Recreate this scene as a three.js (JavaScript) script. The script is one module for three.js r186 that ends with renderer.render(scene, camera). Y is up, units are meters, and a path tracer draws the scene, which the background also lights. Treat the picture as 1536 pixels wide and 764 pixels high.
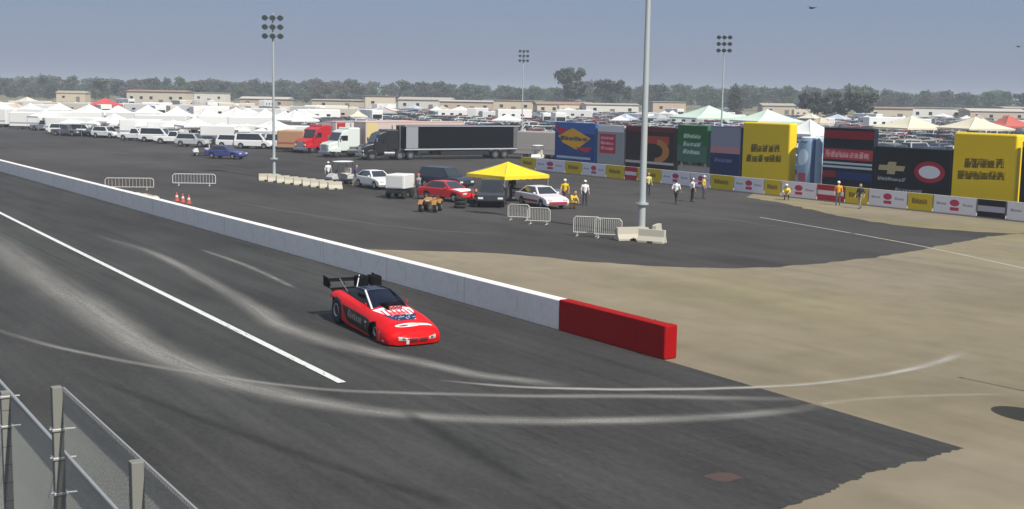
import * as THREE from 'three';
import { mergeGeometries } from 'three/addons/utils/BufferGeometryUtils.js';
import { RoundedBoxGeometry } from 'three/addons/geometries/RoundedBoxGeometry.js';

// ------------------------------------------------------------------ camera, sky, sun, exposure
const FOCAL = 1850, EYE = 7.8, PITCH = Math.atan(242 / FOCAL), ROLL = THREE.MathUtils.degToRad(0.95);
const V3s = (x, z, el) => { const c = Math.cos(el * Math.PI / 180), l = Math.hypot(x, z); return new THREE.Vector3(x / l * c, Math.sin(el * Math.PI / 180), z / l * c); };
const scene = new THREE.Scene();
const camera = new THREE.PerspectiveCamera(2 * Math.atan(382 / FOCAL) * 180 / Math.PI, 1024 / 509, 0.1, 9000);
camera.position.set(0, EYE, 0);
camera.rotation.order = 'YXZ';
camera.rotation.set(-PITCH, 0, ROLL);
camera.updateMatrixWorld(true);

const SUN = V3s(0.62, 0.785, 47);
const sun = new THREE.DirectionalLight(new THREE.Color().setRGB(1, 0.95, 0.86), 4.2);
sun.position.copy(SUN).multiplyScalar(300);
sun.castShadow = true;
sun.shadow.mapSize.set(4096, 4096);
Object.assign(sun.shadow.camera, { left: -200, right: 200, top: 200, bottom: -200, near: 1, far: 900 });
sun.shadow.camera.updateProjectionMatrix();
scene.add(sun, sun.target);

function mulberry(seed) {
  let a = seed >>> 0;
  return () => { a = (a + 0x6D2B79F5) | 0; let t = Math.imul(a ^ (a >>> 15), 1 | a); t = (t + Math.imul(t ^ (t >>> 7), 61 | t)) ^ t; return ((t ^ (t >>> 14)) >>> 0) / 4294967296; };
}
function hash2(x, y, s) { let h = Math.imul(x, 374761393) + Math.imul(y, 668265263) + Math.imul(s, 1274126177); h = Math.imul(h ^ (h >>> 13), 1274126177); return ((h ^ (h >>> 16)) >>> 0) / 4294967296; }
function vnoise(x, y, s = 0) {
  const xi = Math.floor(x), yi = Math.floor(y), fx = x - xi, fy = y - yi;
  const u = fx * fx * (3 - 2 * fx), v = fy * fy * (3 - 2 * fy);
  const a = hash2(xi, yi, s), b = hash2(xi + 1, yi, s), c = hash2(xi, yi + 1, s), d = hash2(xi + 1, yi + 1, s);
  return a + (b - a) * u + (c - a) * v + (a - b - c + d) * u * v;
}
function fbm(x, y, o, s = 0) { let f = 0, a = 0.5, n = 0; for (let i = 0; i < o; i++) { f += a * vnoise(x, y, s + i); n += a; x *= 2.03; y *= 2.03; a *= 0.5; } return f / n; }

{ // hazy sky: pale at the horizon, blue above
  const w = 512, h = 512, data = new Float32Array(w * h * 4);
  const stops = [[-90, .20, .19, .17], [-2, .25, .28, .35], [0, .262, .282, .355], [2, .25, .292, .385], [5, .227, .298, .43], [14, .26, .325, .44], [40, .31, .36, .45], [90, .32, .37, .45]];
  for (let j = 0; j < h; j++) {
    const el = (j + .5) / h * 180 - 90; let k = 0; while (k < stops.length - 2 && el > stops[k + 1][0]) k++;
    const A = stops[k], B = stops[k + 1], t = Math.min(1, Math.max(0, (el - A[0]) / (B[0] - A[0])));
    for (let i = 0; i < w; i++) {
      const n = 1 + .05 * (fbm(i / 40, el / 5, 3, 7) - .5), q = (j * w + i) * 4;
      for (let c = 0; c < 3; c++) data[q + c] = .92 * (A[c + 1] + (B[c + 1] - A[c + 1]) * t) * n;
      data[q + 3] = 1;
    }
  }
  const sky = new THREE.DataTexture(data, w, h, THREE.RGBAFormat, THREE.FloatType);
  sky.mapping = THREE.EquirectangularReflectionMapping; sky.magFilter = sky.minFilter = THREE.LinearFilter; sky.wrapS = THREE.RepeatWrapping; sky.needsUpdate = true;
  scene.background = sky; scene.environment = sky;
}
scene.fog = new THREE.FogExp2(new THREE.Color().setRGB(.50, .56, .64), 0.0005);

const renderer = new THREE.WebGLRenderer({ antialias: true });
renderer.toneMapping = THREE.LinearToneMapping;
renderer.toneMappingExposure = 1.2;
renderer.shadowMap.enabled = true;
renderer.setSize(1024, 509);

// ------------------------------------------------------------------ from photo pixels (1536 x 764) to the place
const V3 = (x, y, z) => new THREE.Vector3(x, y, z);
function ray(u, v) { return V3((u - 768) / FOCAL, -(v - 382) / FOCAL, -1).applyQuaternion(camera.quaternion); }
function G(u, v, h = 0) { const d = ray(u, v), t = (h - EYE) / d.y; return V3(d.x * t, h, d.z * t); }
function atDepth(u, v, z) { const d = ray(u, v), t = -z / d.z; return V3(d.x * t, EYE + d.y * t, -z); }
const W0 = V3(1.6, 0, -40.46);                                         // end of the white wall, at its foot
const WA = V3(.5595, 0, .8288), WN = V3(.8288, 0, -.5595);              // along the wall towards us; across it, away from the track
const WTURN = Math.atan2(WA.x, WA.z);
const SD = (s, d, y = 0) => V3(W0.x + WA.x * s + WN.x * d, y, W0.z + WA.z * s + WN.z * d);
const toSD = p => [(p.x - W0.x) * WA.x + (p.z - W0.z) * WA.z, (p.x - W0.x) * WN.x + (p.z - W0.z) * WN.z];
function onPlane(u, v, d) {                                            // a vertical plane parallel to the wall, d metres behind it -> [s, height]
  const r = ray(u, v), o = V3(-W0.x, 0, -W0.z), t = (d - o.dot(WN)) / V3(r.x, 0, r.z).dot(WN);
  return [V3(r.x * t - W0.x, 0, r.z * t - W0.z).dot(WA), EYE + r.y * t];
}

// ------------------------------------------------------------------ helpers
const mats = new Map();
function M(r, g, b, rough = .7, metal = 0, extra) {
  const key = [r, g, b, rough, metal, extra ? JSON.stringify(extra) : ''].join();
  if (!mats.has(key)) { const m = extra ? new THREE.MeshPhysicalMaterial({ roughness: rough, metalness: metal, side: THREE.DoubleSide, ...extra }) : new THREE.MeshStandardMaterial({ roughness: rough, metalness: metal, side: THREE.DoubleSide }); m.color.setRGB(r, g, b); mats.set(key, m); }
  return mats.get(key);
}
const paint = (r, g, b) => M(r, g, b, .42, 0, { clearcoat: .6, clearcoatRoughness: .18 });
const taken = {};
function numbered(n) { if (!(n in taken)) { taken[n] = 0; return n; } return n + '_' + String(++taken[n]).padStart(3, '0'); }
function tag(o, label, category, group, kind) { if (label) o.userData.label = label; if (category) o.userData.category = category; if (group) o.userData.group = group; if (kind) o.userData.kind = kind; return o; }
function thing(name, label, category, pos, turn = 0, group) {
  const g = new THREE.Group(); g.name = numbered(name); scene.add(g); if (pos) g.position.copy(pos); g.rotation.y = turn; return tag(g, label, category, group);
}
function part(parent, name, geo, mat) { const m = new THREE.Mesh(geo, mat); m.name = parent === scene ? numbered(name) : name; m.castShadow = m.receiveShadow = true; parent.add(m); return m; }
function copyOf(o, label, pos, turn, group) { const c = o.clone(); c.name = numbered(o.name.replace(/_\d{3}$/, '')); c.userData = { ...o.userData, label, group: group || o.userData.group }; c.position.copy(pos); c.rotation.y = turn; scene.add(c); return c; }
function clean(g) { const q = g.index ? g.toNonIndexed() : g; for (const k of Object.keys(q.attributes)) if (!['position', 'normal', 'uv'].includes(k)) q.deleteAttribute(k); q.morphAttributes = {}; return q; }
const mg = list => mergeGeometries(list.map(clean), false);
const box = (w, h, d, x = 0, y = 0, z = 0, ry = 0) => { const g = new THREE.BoxGeometry(w, h, d); if (ry) g.rotateY(ry); return g.translate(x, y, z); };
const rbox = (w, h, d, r, x = 0, y = 0, z = 0, seg = 2) => new RoundedBoxGeometry(w, h, d, seg, r).translate(x, y, z);
function bar(a, b, r, r2 = r, seg = 8) {
  const d = b.clone().sub(a), L = d.length(), g = new THREE.CylinderGeometry(r2, r, L, seg);
  g.translate(0, L / 2, 0); g.applyQuaternion(new THREE.Quaternion().setFromUnitVectors(V3(0, 1, 0), d.normalize())); return g.translate(a.x, a.y, a.z);
}
function wheelGeo(r, w, seg = 20) { const b = Math.min(.04, r * .15); const g = new THREE.LatheGeometry([[.001, -w / 2 + .02], [r * .55, -w / 2 + .02], [r * .6, -w / 2], [r - b, -w / 2], [r, -w / 2 + b], [r, w / 2 - b], [r - b, w / 2], [r * .6, w / 2], [r * .55, w / 2 - .02], [.001, w / 2 - .02]].map(p => new THREE.Vector2(...p)), seg); return g.rotateZ(Math.PI / 2); }
function rimGeo(r, w) { return mg([new THREE.CylinderGeometry(r * .56, r * .56, w + .012, 16).rotateZ(Math.PI / 2), new THREE.CylinderGeometry(r * .2, r * .2, w + .05, 10).rotateZ(Math.PI / 2)]); }
function extr(pts, w, bevel = .03) {                                   // side outline [z, y] pushed out sideways to a width
  const s = new THREE.Shape(pts.map(p => new THREE.Vector2(p[0], p[1])));
  const g = new THREE.ExtrudeGeometry(s, { depth: w - 2 * bevel, bevelEnabled: bevel > 0, bevelThickness: bevel, bevelSize: bevel, bevelOffset: -bevel, bevelSegments: 2, curveSegments: 6 });
  return g.rotateY(-Math.PI / 2).translate(w / 2 - bevel, 0, 0);
}
function quad(a, b, c, d, uv = true) {
  const g = new THREE.BufferGeometry(), p = [a, b, c, a, c, d].flatMap(v => [v.x, v.y, v.z]);
  g.setAttribute('position', new THREE.Float32BufferAttribute(p, 3)); g.setAttribute('uv', new THREE.Float32BufferAttribute([0, 0, 1, 0, 1, 1, 0, 0, 1, 1, 0, 1], 2)); g.computeVertexNormals(); return g;
}
function insetQuad(a, b, c, d, k, off) {                               // a smaller quad a few millimetres in front of a face
  const m = a.clone().add(b).add(c).add(d).multiplyScalar(.25), n = b.clone().sub(a).cross(d.clone().sub(a)).normalize().multiplyScalar(off);
  return quad(...[a, b, c, d].map(p => p.clone().lerp(m, k).add(n)));
}
function grid(nu, nv, fn) {                                            // surface from a function (0..1, 0..1) -> point
  const pos = [], uv = [], idx = [];
  for (let j = 0; j <= nv; j++) for (let i = 0; i <= nu; i++) { const p = fn(i / nu, j / nv); pos.push(p.x, p.y, p.z); uv.push(i / nu, j / nv); }
  for (let j = 0; j < nv; j++) for (let i = 0; i < nu; i++) { const a = j * (nu + 1) + i, b = a + 1, c = a + nu + 1, d = c + 1; idx.push(a, b, d, a, d, c); }
  const g = new THREE.BufferGeometry(); g.setAttribute('position', new THREE.Float32BufferAttribute(pos, 3)); g.setAttribute('uv', new THREE.Float32BufferAttribute(uv, 2)); g.setIndex(idx); g.computeVertexNormals(); return g;
}
function dataTex(w, h, fn, srgb = true) {
  const d = new Uint8Array(w * h * 4);
  for (let j = 0; j < h; j++) for (let i = 0; i < w; i++) { const c = fn(i, j), q = (j * w + i) * 4; for (let k = 0; k < 3; k++) d[q + k] = Math.max(0, Math.min(255, Math.round(255 * (srgb ? (c[k] <= .0031308 ? c[k] * 12.92 : 1.055 * Math.pow(c[k], 1 / 2.4) - .055) : c[k])))); d[q + 3] = 255; }
  const t = new THREE.DataTexture(d, w, h); t.magFilter = THREE.LinearFilter; t.minFilter = THREE.LinearMipmapLinearFilter; t.generateMipmaps = true; t.wrapS = t.wrapT = THREE.RepeatWrapping; t.anisotropy = 8; if (srgb) t.colorSpace = THREE.SRGBColorSpace; t.needsUpdate = true; return t;
}
function canvasTex(w, h, draw) {
  const c = document.createElement('canvas'); c.width = w; c.height = h; const x = c.getContext('2d'); draw(x, w, h);
  const t = new THREE.CanvasTexture(c); t.colorSpace = THREE.SRGBColorSpace; t.anisotropy = 8; return t;
}
const mapMat = (t, rough = .6, extra = {}) => new THREE.MeshPhysicalMaterial({ map: t, roughness: rough, specularIntensity: .4, side: THREE.DoubleSide, ...extra });
function scribble(x, x0, y0, w, h, col, n, seed) {                       // lettering too blurred to read: close upright strokes, joined and broken, with soft edges
  const R = mulberry(seed); x.strokeStyle = x.fillStyle = col; const m = n * 5, cw = w / m; let top = .2, low = .9;
  for (let pass = 0; pass < 3; pass++) for (let i = 0; i < m; i++) {
    if (i % 5 === 0) { top = i === 0 ? 0 : R() < .25 ? .04 : .24; low = .9 + R() * .08; }
    const k = R(); if (i % 5 === 4 && k < .75) continue; const xx = x0 + cw * (i + .5) + (R() - .5) * cw * .5, a = y0 + h * (top + (k < .3 ? .34 : 0) + (R() - .5) * .07), b = y0 + h * (low - (k > .8 ? .3 : 0) + (R() - .5) * .07);
    x.globalAlpha = .42; x.lineWidth = cw * (.7 + R() * .6); x.beginPath(); x.moveTo(xx + h * .05, a); x.lineTo(xx - h * .03, b); x.stroke();
    if (R() < .35) { x.lineWidth = h * .1; const yy = y0 + h * [top + .05, .56, low - .05][Math.floor(R() * 3)]; x.beginPath(); x.moveTo(xx - cw, yy); x.lineTo(xx + cw * 1.5, yy); x.stroke(); }
  }
  x.globalAlpha = 1;
}

// ------------------------------------------------------------------ ground, pavement, track
const fineBump = dataTex(512, 512, (i, j) => { const n = .5 * hash2(i, j, 3) + .5 * fbm(i / 6, j / 6, 2, 11); return [n, n, n]; }, false);
function sheet(name, pts, y, tex, fu, bumpRep, rough) {
  const s = new THREE.Shape(pts.map(p => new THREE.Vector2(p.x, -p.z))), g = new THREE.ShapeGeometry(s); g.rotateX(-Math.PI / 2); g.translate(0, y, 0);
  const P = g.attributes.position, U = g.attributes.uv; for (let i = 0; i < P.count; i++) { const q = fu(P.getX(i), P.getZ(i)); U.setXY(i, q[0], q[1]); }
  const b = fineBump.clone(); b.repeat.set(...bumpRep); b.needsUpdate = true;
  const m = new THREE.MeshPhysicalMaterial({ map: tex, bumpMap: b, bumpScale: .004, roughness: rough, specularIntensity: .3, side: THREE.DoubleSide });
  return tag(part(scene, name, g, m), null, null, null, 'structure');
}
function jitterLine(pts, step, amp, seed) {                            // a pavement edge with small bites
  const out = []; for (let i = 0; i < pts.length - 1; i++) { const a = pts[i], b = pts[i + 1], L = a.distanceTo(b), n = Math.max(1, Math.round(L / step)); const nx = -(b.z - a.z) / L, nz = (b.x - a.x) / L; for (let k = 0; k < n; k++) { const p = a.clone().lerp(b, k / n), o = (fbm(p.x * .9, p.z * .9, 4, seed) - .5) * amp + (step < .1 ? (fbm(p.x * 7, p.z * 7, 4, seed + 7) - .5) * .22 : (fbm(p.x * 3, p.z * 3, 3, seed + 7) - .5) * .25); out.push(V3(p.x + nx * o, 0, p.z + nz * o)); } }
  out.push(pts[pts.length - 1]); return out;
}
const smooth = (pts, n) => new THREE.CatmullRomCurve3(pts, false, 'centripetal').getPoints(n);
{
  const dirt = dataTex(512, 512, (i, j) => { const n = fbm(i / 30, j / 30, 5, 21), m = fbm(i / 90, j / 90, 3, 25); return [.19 + .10 * n + .03 * m, .165 + .085 * n + .04 * m, .105 + .06 * n]; });
  sheet('ground', [V3(-4500, 0, 400), V3(4500, 0, 400), V3(4500, 0, -7500), V3(-4500, 0, -7500)], -.016, dirt, (x, z) => [x / 120, z / 120], [60, 60], .95);
  const lot = dataTex(1024, 1024, (i, j) => {
    const n = fbm(i / 24, j / 24, 5, 31), m = fbm(i / 130, j / 130, 4, 35), st = fbm(i / 8, j / 160, 3, 37); const k = .80 * (.055 + .034 * n + .05 * (m - .4) + .02 * (st - .5));
    return [k * 1.04, k * .965, k * .925];
  });
  sheet('pit_pavement', [V3(-420, 0, 60), V3(420, 0, 60), V3(420, 0, -560), V3(-420, 0, -560)], -.008, lot, (x, z) => { const [s, d] = toSD(V3(x, 0, z)); return [d / 110, s / 160]; }, [90, 130], .9);
  const tan = dataTex(2048, 2048, (i, j) => {
    const n = fbm(i / 14, j / 14, 4, 41), m = fbm(i / 220, j / 220, 4, 45), st = fbm(i / 10, j / 320 + .6 * m, 4, 47), st2 = fbm(i / 60, j / 420, 3, 49), wv = .58 + .17 * n + .34 * (m - .5) + .16 * (st - .5) + .22 * (st2 - .5), y = Math.min(1, Math.max(0, (fbm(i / 300, j / 300, 3, 52) - .4) * 3));
    return [.335 * wv, (.284 + .006 * y) * wv, (.202 - .04 * y) * wv];
  });
  const P = a => a.map(p => G(p[0], p[1]));
  const edgeA = jitterLine(smooth(P([[520, 372], [590, 375], [700, 378], [800, 385], [900, 394], [1000, 400], [1100, 402], [1200, 398], [1300, 387], [1400, 371], [1480, 356], [1560, 346], [1700, 332]]), 90), .5, .7, 61);
  const tuv = (x, z) => { const [s, d] = toSD(V3(x, 0, z)); return [d / 140 + .35, s / 140 + .45]; };
  sheet('concrete_apron', [...edgeA, V3(90, 0, -70), V3(90, 0, 20), V3(-4, 0, 20), SD(-30, -1.5)], -.004, tan, tuv, [50, 50], .92);
  const edgeB = jitterLine(smooth(P([[1120, 296], [1180, 306], [1250, 322], [1340, 337], [1440, 346], [1536, 351], [1680, 356]]), 60), .5, .8, 63);
  sheet('concrete_strip', [...edgeB, SD(40, 51.5), SD(-42, 51.5)], -.004, tan, tuv, [50, 50], .92);

  const trk = dataTex(2048, 2048, (i, j) => { // i: across, 64 m; j: along, 270 m
    const d = i / 2048 * 64, s = j / 2048 * 270;
    const fine = fbm(d * 14, s * 9, 3, 71), mid = fbm(d * .9, s * .22, 4, 75), big = fbm(d * .13, s * .05, 3, 77), streak = fbm(d * 5, s * .06, 3, 79), grit = hash2(i, j, 5);
    let k = .054 + .020 * (fine - .5) + .030 * (mid - .5) + .022 * (big - .5) + .022 * (streak - .5) + .010 * (grit - .5);
    const g = 1 + .10 * (big - .5); return [k * 1.0, k * g * .99, k * .95];
  });
  const rag = jitterLine(P([[1447, 673], [1385, 690], [1318, 705], [1255, 733], [1180, 764], [1090, 800], [900, 860]]), .05, .5, 81);
  const trackEdge = [SD(-240, 0), SD(0, 0), SD(4.6, 0), G(1447, 673)];
  sheet('track', [...trackEdge, ...rag.slice(1), V3(-3, 0, 10), V3(-60, 0, 10), SD(-240, -60)], 0, trk, (x, z) => { const [s, d] = toSD(V3(x, 0, z)); return [(d + 63) / 64, (s + 245) / 270]; }, [38, 160], .84);

  // dust and tyre marks, and the painted line
  const streakAlpha = seed => dataTex(64, 1024, (i, j) => {
    const t = (i + .5) / 32 - 1, e = .22 * (fbm(j / 40, 3.3, 3, seed) - .5), x = Math.abs(t - e), prof = Math.exp(-x * x * 3.6) * Math.max(0, 1 - Math.pow(x, 4) * 1.2);
    const len = j / 1023, ends = Math.min(1, len / .10) * Math.min(1, (1 - len) / .10), gr = .55 + .55 * fbm(i / 3, j / 55, 3, seed + 3) + .35 * (hash2(i, j, seed) - .5), pa = .55 + .8 * (fbm(j / 70, i / 30, 3, seed + 5) - .1); const a = Math.max(0, Math.min(1, prof * ends * gr * pa)); return [a, a, a];
  }, false);
  const alphas = [streakAlpha(101), streakAlpha(131)];
  function mark(name, px, width, col, op, alpha, y) {
    const c = new THREE.CatmullRomCurve3(px.map(p => G(p[0], p[1])), false, 'centripetal'), n = 140, pts = c.getPoints(n);
    const pos = [], uv = [], idx = [];
    for (let i = 0; i <= n; i++) {
      const t = pts[Math.min(n, i + 1)].clone().sub(pts[Math.max(0, i - 1)]).normalize(), f = i / n * (width.length - 1), k = Math.min(width.length - 2, Math.floor(f)), w = width[k] + (width[k + 1] - width[k]) * (f - k);
      pos.push(pts[i].x - t.z * w, y, pts[i].z + t.x * w, pts[i].x + t.z * w, y, pts[i].z - t.x * w); uv.push(0, i / n, 1, i / n); if (i < n) idx.push(2 * i, 2 * i + 1, 2 * i + 3, 2 * i, 2 * i + 3, 2 * i + 2);
    }
    const g = new THREE.BufferGeometry(); g.setAttribute('position', new THREE.Float32BufferAttribute(pos, 3)); g.setAttribute('uv', new THREE.Float32BufferAttribute(uv, 2)); g.setIndex(idx); g.computeVertexNormals();
    const m = new THREE.MeshStandardMaterial({ roughness: .9, side: THREE.DoubleSide }); m.color.setRGB(...col);
    if (alpha === 'worn') { m.alphaMap = worn; m.transparent = true; m.alphaTest = 0; } else if (alpha) { m.alphaMap = alpha; m.transparent = true; m.opacity = op; }
    return tag(part(scene, name, g, m), null, null, null, 'structure');
  }
  const worn = dataTex(64, 2048, (i, j) => { const n = fbm(i / 5, j / 9, 4, 151), m2 = fbm(i / 30, j / 120, 3, 155), e = Math.min(1, Math.min(i, 63 - i) / 3 + .3 * fbm(j / 6, 1, 2, 157)), a = Math.max(0, Math.min(1, (n + m2 * .5 - .38) * 5)) * e; return [a, a, a]; }, false);
  const dust = [.40, .385, .355];
  mark('tyre_dust_mark', [[-90, 300], [0, 368], [60, 412], [130, 460], [200, 508], [280, 549], [360, 577], [450, 599], [540, 614], [640, 625], [760, 631], [880, 632], [1000, 629], [1100, 624], [1180, 617], [1240, 609]], [1.7, 1.6, 1.5, 1.25, .95, .8, .7, .62, .6, .5, .4], dust, .6, alphas[0], .004);
  mark('tyre_dust_mark', [[140, 352], [230, 380], [300, 415], [370, 455], [420, 487], [480, 509], [560, 529], [640, 546], [720, 563], [800, 573], [860, 580]], [.35, .5, .6, .85, .9, .7, .6, .6, .5], dust, .56, alphas[1], .004);
  mark('tyre_dust_mark', [[300, 374], [360, 395], [400, 412], [445, 434]], [.25, .3, .22], dust, .5, alphas[0], .004);
  mark('tyre_dust_mark', [[-40, 484], [60, 515], [160, 537], [260, 555], [340, 567], [420, 578], [520, 587], [640, 591], [800, 595], [950, 595], [1100, 598], [1250, 599]], [.26, .24, .24, .24, .3, .4, .4], dust, .55, alphas[1], .008);
  mark('tyre_dust_mark', [[655, 571], [760, 580], [860, 584], [980, 585], [1100, 583], [1200, 578], [1300, 567], [1370, 554], [1420, 540], [1455, 526]], [.16, .24, .26, .26, .28, .34, .4], [.50, .475, .42], .8, alphas[0], .012);
  mark('tyre_dust_mark', [[1190, 612], [1300, 599], [1400, 594], [1520, 592]], [.25, .25, .2], [.48, .42, .31], .5, alphas[1], .004);
  mark('rubber_mark', [[600, 615], [660, 650], [730, 690], [800, 730]], [.3, .45, .3], [.02, .02, .02], .45, alphas[1], .024);
  mark('rubber_mark', [[120, 560], [330, 640], [560, 720], [700, 764]], [.25, .3, .3], [.022, .02, .02], .4, alphas[0], .024);
  mark('painted_line', [[-120, 259], [0, 320], [250, 444], [513, 575]], [.125, .125], [.66, .66, .64], 1, 'worn', .020);
  mark('painted_line', [[1140, 326], [1300, 354], [1400, 373], [1560, 408]], [.07, .07], [.50, .47, .40], 1, 'worn', .004);
  mark('tyre_dust_mark', [[330, 300], [480, 325], [640, 345], [760, 352]], [.25, .3, .2], [.2, .19, .18], .5, alphas[1], .004);
  mark('tyre_dust_mark', [[985, 318], [1080, 328], [1180, 342], [1300, 352]], [.2, .2, .2], [.22, .2, .18], .5, alphas[0], .004);
  { // orange paint blotch on the track
    const c = G(1087, 716), g = new THREE.BufferGeometry(), p = [], n = 22; for (let k = 0; k < n; k++) { const f = a => { const r = .36 * (.6 + .8 * fbm(Math.cos(a) * 2 + 5, Math.sin(a) * 2 + 5, 4, 91)); return [c.x + Math.cos(a) * r, .004, c.z + Math.sin(a) * r * .8]; }; p.push(c.x, .004, c.z, ...f((k + 1) / n * 6.2832), ...f(k / n * 6.2832)); }
    g.setAttribute('position', new THREE.Float32BufferAttribute(p, 3)); g.computeVertexNormals(); tag(part(scene, 'paint_blotch', g, M(.072, .044, .037, .95)), null, null, null, 'structure');
  }
}

// ------------------------------------------------------------------ concrete wall beside the track
const concTex = dataTex(512, 512, (i, j) => { const n = fbm(i / 16, j / 16, 5, 201), m = fbm(i / 90, j / 60, 3, 205), sc = Math.max(0, fbm(i / 14, j / 60, 4, 209) - .68) * .8, k = .84 + .13 * n - .10 * Math.max(0, m - .5) - sc; return [k, k * .995, k * .98]; });
function wallSection(name, label, s0, s1, h, mat, capMat) {
  const t = .42, L = s1 - s0, root = thing(name, label, 'barrier', SD((s0 + s1) / 2, t / 2), WTURN);
  const prof = [[-t / 2, 0], [-t / 2, h - .02], [-t / 2 + .02, h], [t / 2 - .02, h], [t / 2, h - .02], [t / 2, 0]];
  const sh = new THREE.Shape(prof.map(p => new THREE.Vector2(...p))); const g = new THREE.ExtrudeGeometry(sh, { depth: L, bevelEnabled: false }); g.translate(0, 0, -L / 2);
  const P = g.attributes.position, U = g.attributes.uv; for (let i = 0; i < P.count; i++) U.setXY(i, P.getZ(i) / 4, (P.getY(i) + P.getX(i)) / 4);
  part(root, 'wall_body', g, mat); return root;
}
{
  const wm = new THREE.MeshStandardMaterial({ map: concTex, roughness: .8, side: THREE.DoubleSide }); wm.color.setRGB(.93, .91, .89);
  const rm = new THREE.MeshPhysicalMaterial({ map: concTex, roughness: .7, specularIntensity: .25, side: THREE.DoubleSide }); rm.color.setRGB(.38, .003, .004);
  const wb = wallSection('barrier_wall', 'long white painted concrete wall running along the edge of the track', -240, -.02, 1.0, wm);
  for (let k = 0; k < 20; k++) { const jt = part(wb, 'joint', box(.424, 1.002, .018, 0, .501, 120 - 6 - k * 6.1), M(.30, .30, .30, .9)); }
  const r = wallSection('barrier_end_block', 'red painted concrete block closing the end of the white track wall', 0, 5.05, 1.02, rm);
  part(r, 'end_cap', rbox(.5, 1.03, .34, .05, 0, .515, 2.69), rm);
  part(r, 'lifting_loop', new THREE.TorusGeometry(.06, .012, 6, 14, Math.PI).translate(.05, 1.02, 2.0), M(.2, .18, .16, .6, .6));
}

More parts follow.
